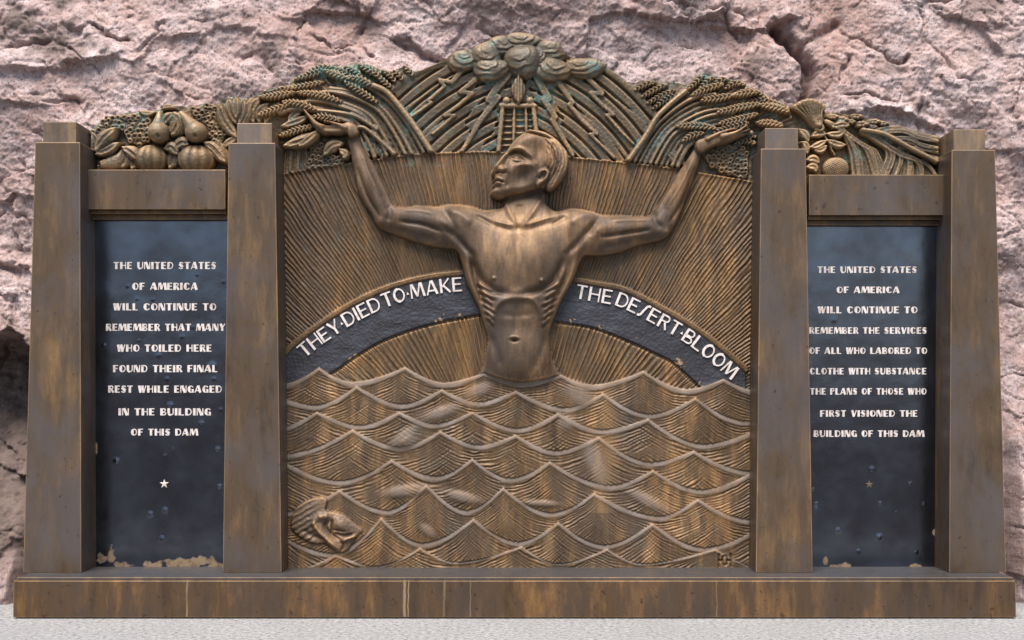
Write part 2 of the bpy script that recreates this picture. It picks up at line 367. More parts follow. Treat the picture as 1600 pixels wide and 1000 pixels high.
# ------------------------------------------------------------------ relief painting tools (heights in relief pixels)
U0, V0, GW, GH = 136, 36, 1344, 862
Z = np.zeros((GH, GW), np.float32); ID = np.zeros((GH, GW), np.int32); COOL = np.zeros((GH, GW), np.float32); VERD = np.zeros((GH, GW), np.float32)
GU, GV = np.meshgrid(np.arange(U0, U0 + GW, dtype=np.float32), np.arange(V0, V0 + GH, dtype=np.float32))
IDS = []
def new(name, mat, parent=-1): IDS.append((name, mat, parent)); return len(IDS) - 1
def lift(pts, h):                                 # a point measured at height h above the relief plane, moved onto the plane
    k = (D + YR - h * SRL) / (D + YR); P = np.array(pts, float); return np.stack([CX + (P[:, 0] - CX) * k, CY + (P[:, 1] - CY) * k], -1)
def win(pts, pad=2):
    P = np.asarray(pts); x0 = max(int(P[:, 0].min() - pad) - U0, 0); x1 = min(int(P[:, 0].max() + pad) + 2 - U0, GW)
    y0 = max(int(P[:, 1].min() - pad) - V0, 0); y1 = min(int(P[:, 1].max() + pad) + 2 - V0, GH)
    sl = (slice(y0, y1), slice(x0, x1)); return sl, GU[sl].astype(float), GV[sl].astype(float)
def put(pid, z, m, sl, over=False):
    sub = Z[sl]; c = m if over else (m & (z > sub)); sub[c] = z[c]
    ID[sl][c] = pid; return c
def bump(pts, wdt, amp, only=None, taper=True):
    c = cr(pts); sl, X, Y = win(c, wdt * 3); d, s, t, L = nearest(c, X, Y)
    a = amp * np.exp(-(d / wdt) ** 2)
    if taper: a = a * np.clip(np.sin(np.pi * np.clip(.06 + .88 * t / max(L, 1e-6), 0, 1)) * 1.6, 0, 1)
    if only is not None: a = a * np.isin(ID[sl], only)
    Z[sl] += a
def blob(x, y, rx, ry, amp, rot=0, only=None, p=1.):
    sl, X, Y = win([(x - max(rx, ry) * 2.4, y - max(rx, ry) * 2.4), (x + max(rx, ry) * 2.4, y + max(rx, ry) * 2.4)])
    c, s = math.cos(R(rot)), math.sin(R(rot)); a = ((X - x) * c + (Y - y) * s) / rx; b = (-(X - x) * s + (Y - y) * c) / ry
    e = amp * np.exp(-(a * a + b * b) ** p)
    if only is not None: e = e * np.isin(ID[sl], only)
    Z[sl] += e
def area(pid, pts, z, closed_smooth=True, rnd=0, over=False):      # flat raised field with a rounded rim
    c = cr(pts, 6, True) if closed_smooth else np.array(pts, float); sl, X, Y = win(c); m = inside(c, X, Y)
    zz = np.full(X.shape, float(z))
    if rnd:
        d = nearest(np.vstack([c, c[:1]]), X, Y)[0]; zz -= rnd * (1 - np.sqrt(1 - (1 - np.clip(d / (rnd * 1.2), 0, 1)) ** 2))
    return put(pid, zz, m, sl, over), sl
def cushion(pid, pts, z0, hmax, soft, extra=None, closed_smooth=True):
    c = cr(pts, 6, True) if closed_smooth else np.array(pts, float); sl, X, Y = win(c, 3); m = inside(c, X, Y)
    z = z0 + hmax * (1 - np.exp(-inflate(m) / soft))
    if extra is not None: z = z + extra(X, Y)
    put(pid, z, m, sl); return sl, m
def strip(pid, pts, wdt, h, z0, kind='stalk', z1=None, ribs=0, ph=0.):
    c = cr(pts, 6); sl, X, Y = win(c, wdt + 2); d, s, t, L = nearest(c, X, Y); tt = t / L
    if kind == 'stalk': sh = np.ones_like(tt)
    elif kind == 'ear': sh = np.clip(np.sin(np.pi * (.10 + .84 * tt)), .05, 1) ** .55
    elif kind == 'leaf': sh = np.clip(np.sin(np.pi * (.06 + .92 * tt)), .03, 1) ** .8
    else: sh = 1 - .75 * tt
    ww = wdt * sh
    if kind == 'ear': ww = ww * (1.06 + .16 * np.cos(2 * np.pi * (t + np.abs(s) * .9) / 6.4))
    q = np.clip(d / ww, 0, 1); z = (z0 if z1 is None else z0 + (z1 - z0) * tt) + h * np.sqrt(1 - q * q)
    if kind == 'ear': z += 2.1 * np.cos(2 * np.pi * (t + np.abs(s) * .9) / 6.4) - 1.3 * np.exp(-(s / .9) ** 2)
    if kind == 'stalk' and wdt > 3: z += .7 * np.cos(2 * np.pi * s / 2.7)
    if ribs: z += ribs * np.cos(2 * np.pi * s / 3.6 + ph) * (1 - q)
    put(pid, z, d < ww, sl)

# ------------------------------------------------------------------ crest outline
OUT = [(139, 290), (139, 203), (151, 193), (167, 182), (187, 177.5), (214, 174), (232, 173), (250, 170), (260, 166), (283, 165), (296, 168), (315, 162), (339, 162), (347, 155), (354, 153), (366, 150), (387, 153), (408, 144), (432, 138), (447, 135), (459, 123), (480, 112), (500, 100), (530, 103), (551, 97.5), (573, 100), (594, 108), (613, 111), (632, 103), (649, 113),
       (670, 106), (695, 95), (706.5, 86), (741, 77), (752, 67), (775.5, 60), (793, 57), (804, 52), (827, 52), (839, 58), (856, 66), (873, 72), (882, 83), (896, 92), (928, 94), (945, 105), (968, 120), (985, 133), (1002, 125), (1027, 126), (1052, 128), (1077, 131), (1086, 121), (1099, 113), (1120, 119), (1134, 121), (1164, 130), (1180, 142), (1212, 158), (1234, 167),
       (1251, 158), (1274, 155), (1285, 163), (1290, 174), (1305, 175), (1330, 180), (1352, 182), (1376, 190), (1392, 197), (1420, 201), (1448, 208), (1464, 214), (1474, 228), (1474, 290)]
oc = lift(OUT, 6)
dens = []
for a, b in zip(oc[:-1], oc[1:]):
    dens += [a + (b - a) * k / 3 for k in range(3)]
dens = np.array(dens + [oc[-1]])
OUTC = np.vstack([cr(oc[1:-1], 5), oc[-1:], [(1192, 290), (1192, 893), (434, 893), (434, 290)], oc[:1]])
MASKP = OUTC
base = new('crest_ground', 'crest'); ID[:] = base
Z[:] = 3 + 1.2 * fbm(GU / 14, GV / 14, 3, 61)

# ---- lunette with its curved fan of bands
fan = new('lunette_fan', 'crest')
fp = [(612, 141), (630, 126), (649, 113), (670, 104), (695, 94), (740, 76), (800, 60), (870, 75), (930, 97), (945, 106), (968, 121), (990, 142), (1007, 161), (1026, 181), (1003, 215), (980, 254), (900, 252), (820, 244), (760, 244), (676, 244), (645, 195)]
fp = lift(fp, 5)
sl, X, Y = win(fp); m = inside(fp, X, Y)
ang = np.degrees(np.arctan2(X - 806, Y - 70))
Rl = np.hypot(X - 868, Y - 415); Rr = np.hypot(X - 735, Y - 405); left = X < 808
r = np.where(left, Rl, Rr); reg = np.floor(np.abs(ang) / 15 + .22 * np.sin(r / 9.)).astype(int)
per = 17.; f = np.mod(r / per + .5 * (reg % 2) * np.where(np.abs(ang) > 14, 1, 0), 1)
z = 3 + 6.0 * np.clip(np.minimum(f / .05, (.80 - f) / .05), 0, 1) + 1.5 * np.clip(f / .8, 0, 1) * (f < .82)
put(fan, z, m, sl, True)
c = lift([(612, 141), (630, 126), (649, 114), (670, 104), (695, 94), (740, 80)], 8); strip(fan, c, 6.5, 3, 9)
c = lift([(880, 84), (928, 97), (945, 107), (968, 122), (990, 143), (1007, 162), (1026, 182)], 8); strip(fan, c, 6.5, 3, 9)
def bolt(pts, wdt=4.2, k_=1.3):                            # raised zigzag lightning
    b = new('lightning_bolt', 'crest'); P = lift(pts, 10); sl, X, Y = win(P, wdt + 5)
    z = np.full(X.shape, -9.); n_ = len(P) - 1
    for k in range(n_):
        d, s, t, L = nearest(P[k:k + 2], X, Y); ww = 1.3 * wdt * (1 - .5 * (k + t / L) / n_)
        z = np.maximum(z, np.where(d < ww, 12.2 - .5 * (d / ww) ** 6, -9))
    put(b, z, z > 0, sl)
q3 = lambda L: [(580 + x * .2875, 40 + y * .2875) for x, y in L]
bolt(q3([(760, 250), (690, 330), (640, 405), (690, 392), (590, 520), (545, 600), (490, 690)]), 5.2)
bolt(q3([(890, 260), (925, 330), (965, 400), (940, 405), (1000, 500), (985, 515), (1040, 610), (1095, 705)]), 5.2)
bolt(q3([(610, 255), (550, 310), (485, 362), (548, 372), (470, 440), (400, 490), (452, 490), (390, 545), (335, 590)]), 3.4)
bolt(q3([(520, 215), (440, 310), (375, 300), (400, 330), (310, 412), (330, 420), (210, 505)]), 3.2)
bolt(q3([(1005, 295), (1060, 370), (1095, 420), (1075, 430), (1150, 520), (1225, 590), (1190, 592), (1260, 660), (1320, 720)]), 3.4)
bolt(q3([(1170, 280), (1210, 320), (1255, 372), (1195, 370), (1250, 430), (1315, 485), (1280, 488), (1350, 570), (1425, 645)]), 3.4)
# ---- intake tower with its bulbous top
tw = new('intake_tower', 'crest')
def bar(pid, pts, wdt, z, edge=1.): 
    P = lift(pts, 14); sl, X, Y = win(P, wdt + 2); d, s, t, L = nearest(P, X, Y); put(pid, z - edge * (d / wdt) ** 2, d < wdt, sl)
area(tw, lift(q3([(712, 440), (880, 440), (905, 690), (690, 690)]), 5), 3.0, False, 0, True)
for k in range(6): bar(tw, q3([(712 - k * 3, 478 + k * 34), (885 + k * 4, 476 + k * 34)]), 2.0, 7)
for a in ((715, 430, 690, 692), (880, 430, 912, 692)): bar(tw, q3([(a[0], a[1]), (a[2], a[3])]), 3.8, 13)
for a in ((778, 430, 772, 692), (840, 430, 846, 692)): bar(tw, q3([(a[0], a[1]), (a[2], a[3])]), 2.3, 11.5)
bar(tw, q3([(705, 434), (890, 434)]), 3.6, 13.4)
bar(tw, q3([(712, 368), (892, 368)]), 5, 8)
for x in (735, 862): 
    P = lift(q3([(x, 408)]), 14)[0]; sl, X, Y = win([P], 8); d = np.hypot(X - P[0], Y - P[1]); put(tw, 9 + np.sqrt(np.maximum(49 - d * d, 0)) * .8, d < 6.5, sl)
bulb = new('bulb', 'crest', tw)
strip(bulb, lift(q3([(802, 275), (800, 340), (800, 425)]), 16), 11.5, 10, 9, 'leaf', None, 0)
sl, X, Y = win(lift(q3([(760, 270), (840, 425)]), 16)); mm = ID[sl] == bulb; Z[sl] += np.where(mm, 1.2 * np.cos((X - X.mean()) * 1.25), 0)
# ---- clouds over the fan
for x, y, rx, ry, h, ph in ((700, 105, 66, 50, 10, 0), (820, 78, 84, 42, 10, 2), (985, 128, 76, 58, 11, 4), (495, 185, 68, 54, 11, 1), (1165, 222, 95, 50, 11, 3), (625, 160, 70, 66, 14, 5), (650, 235, 88, 56, 16, 2.5), (985, 238, 88, 58, 16, .7), (915, 175, 40, 60, 12, 1.9), (828, 190, 88, 78, 21, 3.6)):
    cl = new('cloud', 'crest'); (px, py), = lift(q3([(x, y)]), 20); rx *= .2875 * 1.2; ry *= .2875 * 1.2; h *= .8
    sl, X, Y = win([(px - rx * 1.2, py - ry * 1.2), (px + rx * 1.2, py + ry * 1.2)])
    a = (X - px) / rx; b = (Y - py) / ry; th = np.arctan2(b + .1, a); q = np.hypot(a, b) / (1 + .07 * np.sin(3 * th + ph))
    q2 = np.hypot(a - .25 * math.cos(ph), b + .42) + .10 * perlin(a * 2 + ph, b * 2, 5); fr_ = np.mod(q2 * 2.5 + ph, 1)
    z = 9 + h * np.sqrt(np.clip(1 - q ** 2.2, 0, 1)) + (2.6 * fr_ * np.clip((1 - fr_) * 6, 0, 1) - 1.) * np.clip((q2 - .18) * 5, 0, 1) * np.clip((1.02 - q) * 5, 0, 1) * np.clip(.55 + b + .5 * np.sin(th * 2 + ph), .1, 1)
    put(cl, z, q < 1, sl)

# ---- wheat sheaves
q2 = lambda L: [(400 + x * .27, 30 + y * .27) for x, y in L]
q4 = lambda L: [(960 + x * .21, 90 + y * .21) for x, y in L]
def sheaf(q, fill, stalks, ears, small, base):
    sh = new('wheat_sheaf', 'crest')
    cushion(sh, lift(q(fill), 8), 4, 6, 30, lambda X, Y: 1.5 * np.cos(np.arctan2(Y - base[1], X - base[0]) * 150 + 2.5 * perlin(X / 25, Y / 25, 44)) + .8 * perlin(X / 5, Y / 5, 45))
    sl, X, Y = win(lift(q(fill), 8)); 
    for k, (st, wd, zz) in enumerate(stalks): strip(sh, lift(q(st), 12), wd, wd * .95, zz, 'stalk', zz + 2)
    for a in small + ears:
        e = new('wheat_ear', 'crest', sh); lo = a in small
        strip(e, lift(q(a), 12), 5.9 if not lo else 5.2, 4., 9 if lo else 15, 'ear')
stL = []
for k in range(11):                                # stems fanning from the binding low on the right to the ears up left
    t = k / 10; bx = 1010 - 36 * k; by = 772 + 2.5 * k
    mx, my = 800 - 27 * k, 470 + 12.5 * k; ex, ey = 690 - 42 * k, 385 + 14 * k
    stL.append(([(bx, by), ((bx + mx) / 2 + 12, (by + my) / 2 - 8), (mx, my), (ex, ey), (ex - 130, ey - 40 + 6 * k)], 3.4 if k % 3 else 4.4, 9 + 3 * math.sin(k * 2.1)))
stL[0] = ([(1015, 772), (900, 600), (770, 440), (690, 395)], 5.2, 14)
stL.append(([(700, 640), (560, 560), (360, 535)], 3.6, 13)); stL.append(([(800, 780), (640, 640), (580, 640)], 3.4, 13))
sheaf(q2, [(1020, 775), (900, 590), (770, 420), (660, 340), (480, 290), (350, 300), (220, 380), (40, 440), (60, 560), (240, 560), (440, 600), (600, 660), (760, 790)], stL,
      [[(405, 305), (470, 330), (540, 352)], [(530, 345), (610, 358), (690, 398)], [(525, 375), (600, 420), (700, 485)], [(250, 430), (370, 445), (495, 482)], [(35, 455), (130, 448), (225, 430)], [(28, 560), (110, 530), (195, 500)], [(165, 485), (250, 495), (350, 528)], [(145, 680), (240, 650), (350, 620)], [(330, 572), (400, 575), (485, 592)]],
      [[(190, 400), (290, 385), (390, 365)], [(230, 345), (320, 320), (400, 300)], [(300, 305), (380, 280), (440, 275)], [(520, 278), (570, 300), (615, 330)], [(600, 265), (640, 290), (680, 320)], [(640, 268), (690, 310), (720, 350)], [(710, 330), (750, 370), (790, 405)], [(735, 300), (780, 330), (810, 370)], [(800, 300), (830, 330), (845, 350)], [(860, 275), (885, 300), (905, 325)], [(440, 285), (500, 300), (550, 330)], [(100, 420), (160, 405), (220, 400)]], (712, 300))
stR = []
for k in range(10):
    bx = 110 + 40 * k; by = 765 + 5 * k; mx, my = 330 + 28 * k, 440 + 22 * k; ex, ey = 520 + 34 * k, 290 + 30 * k
    stR.append(([(bx, by), ((bx + mx) / 2 - 12, (by + my) / 2 - 8), (mx, my), (ex, ey), (ex + 190, ey - 50 + 6 * k)], 3.2 if k % 3 else 4.2, 9 + 3 * math.sin(k * 1.7)))
stR[0] = ([(105, 765), (230, 590), (330, 430), (520, 260)], 4.6, 14)
sheaf(q4, [(100, 765), (240, 540), (330, 420), (480, 280), (640, 190), (850, 180), (1000, 230), (1180, 330), (1320, 430), (1300, 500), (1080, 540), (900, 560), (740, 590), (560, 640), (420, 740), (300, 800)], stR,
      [[(580, 285), (690, 240), (800, 205)], [(650, 325), (770, 310), (890, 285)], [(880, 290), (970, 270), (1060, 265)], [(770, 415), (920, 380), (1080, 352)], [(1080, 360), (1190, 380), (1300, 412)], [(780, 500), (910, 470), (1060, 425)], [(470, 520), (600, 515), (750, 535)], [(740, 565), (860, 530), (990, 490)], [(510, 625), (570, 590), (650, 570)], [(1060, 492), (1150, 495), (1250, 515)]],
      [[(160, 240), (230, 200), (300, 185)], [(210, 290), (300, 240), (390, 200)], [(250, 340), (340, 290), (450, 240)], [(290, 380), (390, 310), (500, 270)], [(560, 230), (620, 170), (660, 130)], [(640, 220), (700, 170), (740, 150)], [(720, 220), (790, 170), (840, 160)], [(830, 230), (900, 190), (970, 200)], [(980, 230), (1060, 260), (1150, 310)], [(1090, 310), (1190, 340), (1290, 375)], [(1000, 330), (1100, 320), (1200, 340)], [(880, 600), (960, 580), (1050, 590)], [(900, 640), (980, 620), (1050, 640)]], (945, 300))
# ---- fruit, leaves and grapes
def berries(poly, pitch=8.2, z0=9, name='berry_cluster'):
    b = new(name, 'crest'); P = lift(poly, 12); sl, X, Y = win(P, 6); cm = inside(cr(P, 5, True), X, Y)
    put(b, np.full(X.shape, float(z0)), cm, sl)
    y = P[:, 1].min(); k = 0
    while y < P[:, 1].max():
        x = P[:, 0].min() + (pitch / 2 if k % 2 else 0)
        while x < P[:, 0].max():
            jx, jy = x + random.uniform(-2.1, 2.1), y + random.uniform(-2, 2); rr = pitch * random.uniform(.45, .66); ho = random.uniform(1.3, 2.6)
            if inside(cr(P, 5, True), np.array([jx]), np.array([jy]))[0]:
                s2, X2, Y2 = win([(jx, jy)], rr + 2); d = np.hypot(X2 - jx, Y2 - jy)
                put(b, z0 + 4.5 * np.sqrt(np.clip(1 - (d / rr) ** 2, 0, 1)) - 6.5 * np.exp(-(np.hypot((X2 - jx) * random.uniform(.8, 1.2), Y2 - jy - .6) / ho) ** 2), d < rr, s2, True) if True else 0
            x += pitch
        y += pitch * .84; k += 1
q8 = lambda L: [(120 + x * .15625, 140 + y * .15625) for x, y in L]
q5 = lambda L: [(1150 + x * .28125, 130 + y * .28125) for x, y in L]
berries(q8([(160, 420), (200, 350), (300, 280), (430, 250), (600, 230), (720, 250), (730, 400), (700, 520), (620, 560), (520, 520), (470, 430), (400, 400), (300, 440), (180, 480)]), 8.6)
berries(q8([(1140, 190), (1250, 150), (1380, 150), (1420, 300), (1480, 420), (1450, 540), (1390, 560), (1330, 480), (1290, 360), (1180, 300)]), 8.6)
berries(q2([(310, 730), (360, 700), (400, 730), (440, 780), (500, 800), (500, 850), (300, 890)]), 8, name='grape_cluster')
berries(q4([(640, 690), (760, 670), (860, 640), (980, 680), (1000, 800), (980, 900), (860, 870), (720, 800)]), 8, name='grape_cluster')
def leaf(q, pts, wdt, h=6, z0=10, ribs=.8, name='leaf', kind='leaf'):
    l = new(name, 'crest'); strip(l, lift(q(pts), 12), wdt, h, z0, kind, None, ribs)
    bump(lift(q(pts), 12), 1.4, -2.2, [l])
leaf(q8, [(215, 625), (280, 520), (330, 470), (420, 395)], 13, 11, 12)
leaf(q8, [(210, 660), (330, 620), (400, 570), (455, 540)], 9, 9, 12)
leaf(q8, [(480, 590), (560, 640), (650, 720)], 12, 8, 12); leaf(q8, [(470, 780), (500, 690), (490, 590)], 13, 7, 10)
leaf(q8, [(560, 790), (590, 700), (560, 620)], 14, 6, 9)
leaf(q8, [(880, 350), (930, 290), (980, 240)], 11, 7, 11); leaf(q8, [(990, 250), (1030, 340), (960, 470)], 17, 9, 10)
leaf(q8, [(890, 600), (960, 590), (1020, 660)], 11, 7, 11); leaf(q8, [(1000, 590), (1060, 540), (1130, 560)], 12, 7, 10)
leaf(q8, [(1290, 540), (1380, 600), (1500, 740)], 12, 8, 11, 1.4, 'husk'); leaf(q8, [(620, 215), (700, 240), (800, 225)], 5, 5, 9)
leaf(q8, [(860, 200), (920, 172), (990, 190)], 5, 6, 10); leaf(q8, [(150, 620), (190, 540), (160, 430)], 9, 6, 8)
leaf(q8, [(930, 780), (960, 700), (980, 600)], 12, 5, 8)
for px, py, rx, ry in ((735, 690, 26, 22), (1195, 695, 30, 23)):
    pk = new('pumpkin', 'crest'); (x, y), = lift(q8([(px, py)]), 18); sl, X, Y = win([(x - rx, y - ry), (x + rx, y + ry)])
    a = (X - x) / rx; b = (Y - y) / ry; q = np.hypot(a, b); lat = np.clip(a / np.sqrt(np.clip(1 - b * b, .05, 1)), -1, 1)
    put(pk, 9 + 19 * np.sqrt(np.clip(1 - q * q, 0, 1)) + 1.9 * np.abs(np.cos(np.arcsin(lat) * 5.2)) - 1, q < 1, sl)
for pts in ([(822, 235), (820, 330), (825, 430)], [(1040, 235), (1110, 320), (1195, 430)]):
    pr = new('pear', 'crest'); P = lift(q8(pts), 20); c = cr(P, 8); sl, X, Y = win(c, 20); z = np.full(X.shape, -9.)
    for k, (x, y) in enumerate(c):
        rr = 5 + 11.8 * (k / (len(c) - 1)) ** 1.5; d = np.hypot(X - x, Y - y); z = np.maximum(z, np.where(d < rr, 11 + rr * .4 + np.sqrt(np.clip(rr * rr - d * d, 0, None)) * .95, -9))
    put(pr, z, z > 0, sl); (x, y), = lift(q8([(pts[-1][0] + 8, pts[-1][1] + 45)]), 26); blob(x, y, 2.6, 2.2, -6, 0, [pr]); blob(x, y, 5, 4.4, 1.6, 0, [pr])
gd = new('gourd', 'crest'); cushion(gd, lift(q8([(200, 770), (215, 720), (300, 680), (400, 640), (460, 560), (470, 650), (440, 790), (200, 795)]), 16), 10, 17, 14)
bump(lift(q8([(205, 730), (225, 760), (205, 790)]), 18), 2, -6, [gd])
# artichoke beside the second pillar, husks over its cap, and stems below the wheat
q10 = lambda L: [(330 + x * .19, 100 + y * .19) for x, y in L]
for pts, wd, zz in (([(70, 340), (110, 470), (215, 610)], 12, 9), ([(330, 300), (290, 420), (230, 520)], 12, 9), ([(150, 290), (165, 380), (215, 500)], 10, 11), ([(270, 300), (260, 400), (235, 500)], 10, 11), ([(215, 290), (215, 370), (218, 460)], 10, 14)): leaf(q10, pts, wd, 7, zz, .7, 'artichoke_leaf')
for pts, wd in (([(400, 280), (340, 380), (350, 490)], 10), ([(470, 330), (400, 400), (400, 490)], 9), ([(560, 320), (470, 420), (440, 500)], 8), ([(430, 230), (520, 200), (600, 190)], 7), ([(90, 690), (170, 630), (230, 610)], 7), ([(60, 640), (100, 720), (140, 840)], 8)): leaf(q10, pts, wd, 6, 8, 1.2, 'husk')
for k in range(9): leaf(q2, [(165 + 16 * k, 900), (168 + 15 * k, 830), (175 + 14 * k, 740)], 2.6, 3.5, 7 + (k % 3), 0, 'stem', 'stalk')
leaf(q2, [(170, 740), (250, 720), (330, 690), (380, 645)], 12, 9, 12, 1.); leaf(q2, [(260, 745), (330, 690), (365, 650)], 8, 7, 16, .6); leaf(q2, [(150, 620), (230, 600), (310, 560)], 8, 6, 9); leaf(q2, [(190, 590), (230, 550), (270, 530)], 9, 6, 8)
leaf(q2, [(400, 790), (440, 740), (510, 720)], 11, 7, 11); leaf(q2, [(490, 760), (520, 790), (505, 815)], 8, 8, 13)
for k in range(4): leaf(q2, [(640 + 35 * k, 690 + 28 * k), (650 + 30 * k, 730 + 25 * k), (640 + 35 * k, 780 + 6 * k)], 7, 5, 7, 0)
for k in range(3): leaf(q4, [(400 + 45 * k, 700 - 10 * k), (440 + 30 * k, 760), (460 + 30 * k, 810)], 6, 5, 7, 0)
# right-hand crest: maize tuft, laurel twig, round fruit, sweeping husks
for k in range(8): leaf(q5, [(325 + 22 * k, 135 - 28 * math.sin(k / 7 * 3.1)), (370 + 13 * k, 165 - 10 * math.sin(k / 7 * 3.1)), (435 + 4 * k, 240)], 5.5, 7, 10 + 4 * math.sin(k / 7 * 3.1), .5, 'husk', 'stalk')
b = new('boss', 'crest'); (x, y), = lift(q5([(462, 250)]), 16); sl, X, Y = win([(x, y)], 12); d = np.hypot(X - x, Y - y); put(b, 11 + 9 * np.sqrt(np.clip(1 - (d / 9) ** 2, 0, 1)) - 7 * np.exp(-(d / 3) ** 2), d < 9, sl)
for pts, wd in (([(500, 285), (560, 290), (605, 265)], 7), ([(500, 320), (560, 345), (610, 345)], 7), ([(420, 300), (450, 285), (500, 285)], 7), ([(410, 360), (450, 350), (500, 320)], 7), ([(500, 350), (470, 375), (430, 378)], 6), ([(530, 250), (580, 235), (630, 240)], 7), ([(390, 430), (430, 425), (460, 450)], 8), ([(390, 470), (430, 470), (440, 500)], 8), ([(350, 260), (380, 290), (400, 330)], 8), ([(360, 330), (385, 350), (390, 400)], 7)): leaf(q5, pts, wd, 6, 11, .4)
tg = new('twig', 'crest'); strip(tg, lift(q5([(470, 265), (505, 315), (530, 370), (548, 400)]), 14), 1.9, 2.4, 12)
fr = new('round_fruit', 'crest'); (x, y), = lift(q5([(560, 470)]), 18); sl, X, Y = win([(x - 24, y - 22), (x + 24, y + 22)]); q = np.hypot((X - x) / 21, (Y - y) / 18)
put(fr, 9 + 8 * np.sqrt(np.clip(1 - q * q, 0, 1)) + 1.6 * np.sin(X * 1.5 + Y * .6) * np.sin(Y * 1.4 - X * .5), q < 1, sl)
for k in range(9): leaf(q5, [(500 + 12 * k, 215 + 7 * k), (590 + 14 * k, 270 + 10 * k), (640 + 17 * k, 380), (655 + 22 * k, 515)], 4.6, 5, 9 + 2.5 * math.sin(k * 1.4), .4, 'husk', 'stalk')
for j in range(15):
    k = j * .58; leaf(q5, [(700 + 8 * k, 275 + 4 * k), (790 + 14 * k, 310 + 11 * k), (845 + 25 * k + 8 * math.sin(j * 2.), 400 + 6 * k), (800 + 37 * k + 6 * math.sin(j), 520)], 4.4 + .8 * math.sin(j * 1.3), 4.5, 9 + 2.5 * math.sin(j * 1.9), .4, 'husk', 'stalk')
for k in range(8): leaf(q5, [(770 + 22 * k, 265 + 16 * k), (900 + 16 * k, 250 + 20 * k), (1000 + 8 * k, 285 + 20 * k), (1112, 305 + 20 * k)], 4.2, 5, 9 + 2.5 * math.sin(k * 2.3), .4, 'husk', 'stalk')
strip(new('stem', 'crest'), lift(q5([(700, 265), (820, 290), (960, 365), (1105, 440)]), 14), 4, 4, 17)
for x, y, rx, ry in ((540, 188, 40, 20), (590, 205, 42, 24), (670, 185, 40, 22), (700, 230, 46, 24), (770, 215, 42, 20), (820, 225, 36, 18), (640, 215, 30, 18), (760, 245, 30, 16)):
    sl, X, Y = win(q5([(x - rx, y - ry), (x + rx, y + ry)])); (px, py), = lift(q5([(x, y)]), 12); q = np.hypot((X - px) / (rx * .28), (Y - py) / (ry * .28)); put(new('bud', 'crest'), 7 + 8 * np.sqrt(np.clip(1 - q * q, 0, 1)) + 1.6 * np.cos(np.arctan2(Y - py, X - px) * 5) * q - 2.5 * np.exp(-(q / .25) ** 2), q < 1, sl)

cz = slice(0, 290 - V0); Z[cz] = np.where(np.isin(ID[cz], [fan]), Z[cz], 3 + (Z[cz] - 3) * 1.28)
# ---- ray panel behind the man
ray = new('ray_panel', 'relief')
top = [(430, 276), (443, 272), (489, 263), (548, 254), (584, 249), (643, 241.5), (720, 237.5), (784, 237.5), (890, 245), (982, 254), (1059, 263), (1090, 268.5), (1170, 282), (1196, 287)]
tc = cr(lift(top, 10), 6); sl, X, Y = win([(434, 236), (1192, 640)]); m = (Y > np.interp(X, tc[:, 0], tc[:, 1])) & (X >= 434) & (X <= 1192)
th = np.degrees(np.arctan2(X - 808, 815 - Y)); rr = np.hypot(X - 808, Y - 815)
th = th + .35 * fbm(X / 90, Y / 90, 2, 71) + .06 * perlin(X / 9, Y / 9, 75)
def lines(N, s): 
    a = th * N; k = np.floor(a + .35 * perlin(a * .7, rr / 160, s)); ph = a - k
    return (.6 + .75 * perlin(k * 3.3 + .5, rr / 55, s + 2)) * np.cos(2 * np.pi * (a + .42 * perlin(a * .45, rr / 200, s)))
hi = np.clip((rr - 330) / 20, 0, 1)
z = 10 + 1.75 * (lines(1.55, 81) * hi + lines(.74, 91) * (1 - hi)) + .5 * perlin(th * 3, rr / 40, 95)
dt = Y - np.interp(X, tc[:, 0], tc[:, 1]); z = z + 2.6 * np.exp(-(dt / 3.) ** 2)
put(ray, z, m, sl, True)
# ---- the two dark banners
BT = [[(446, 552), (455, 541), (476, 523), (495, 509), (541, 479), (592, 454), (638, 439), (684, 430), (724, 426), (760, 423)], [(870, 431), (901, 437), (930, 442.5), (970, 450), (1003, 464), (1035, 481), (1070, 501), (1100, 521), (1135, 549), (1166, 577)]]
BB = [[(446, 612), (515, 583), (546, 562), (592, 534), (638, 516), (684, 503), (749, 491), (770, 488)], [(860, 501), (869, 502), (927, 511), (987, 534), (1030, 554), (1056, 568.5), (1088, 598), (1120, 620), (1166, 640)]]
banner = []
for k in range(2):
    bn = new('banner', 'banner'); banner.append(bn); t = cr(lift(BT[k], 12), 6); bt = cr(lift(BB[k], 12), 6)
    poly = np.vstack([t, bt[::-1]]); sl, X, Y = win(poly); m = inside(poly, X, Y)
    d, s, tt, L = nearest(t, X, Y)
    put(bn, 11.5 + .45 * np.cos(d * 1.9 + 1.5 * perlin(X / 40, Y / 40, 5)) * perlin(X / 12, Y / 12, 6), m, sl, True)
    rim = new('banner_rim', 'relief', bn); put(rim, 14.5 - .12 * (d - 1.5) ** 2, d < 4.2, sl, True)
    db = nearest(bt, X, Y)[0]; c = m & (db < 7 + 9 * perlin(X / 17, Y / 17, 8)) & (perlin(X / 6, Y / 6, 9) + perlin(X / 34, Y / 34, 10) * 1.6 > .8); COOL[sl] = np.where(c, -1, COOL[sl])
    sh = (~m) & (db < 4) & (Y > np.interp(X, bt[:, 0], bt[:, 1])); Z[sl] -= np.where(sh, 2.5, 0)

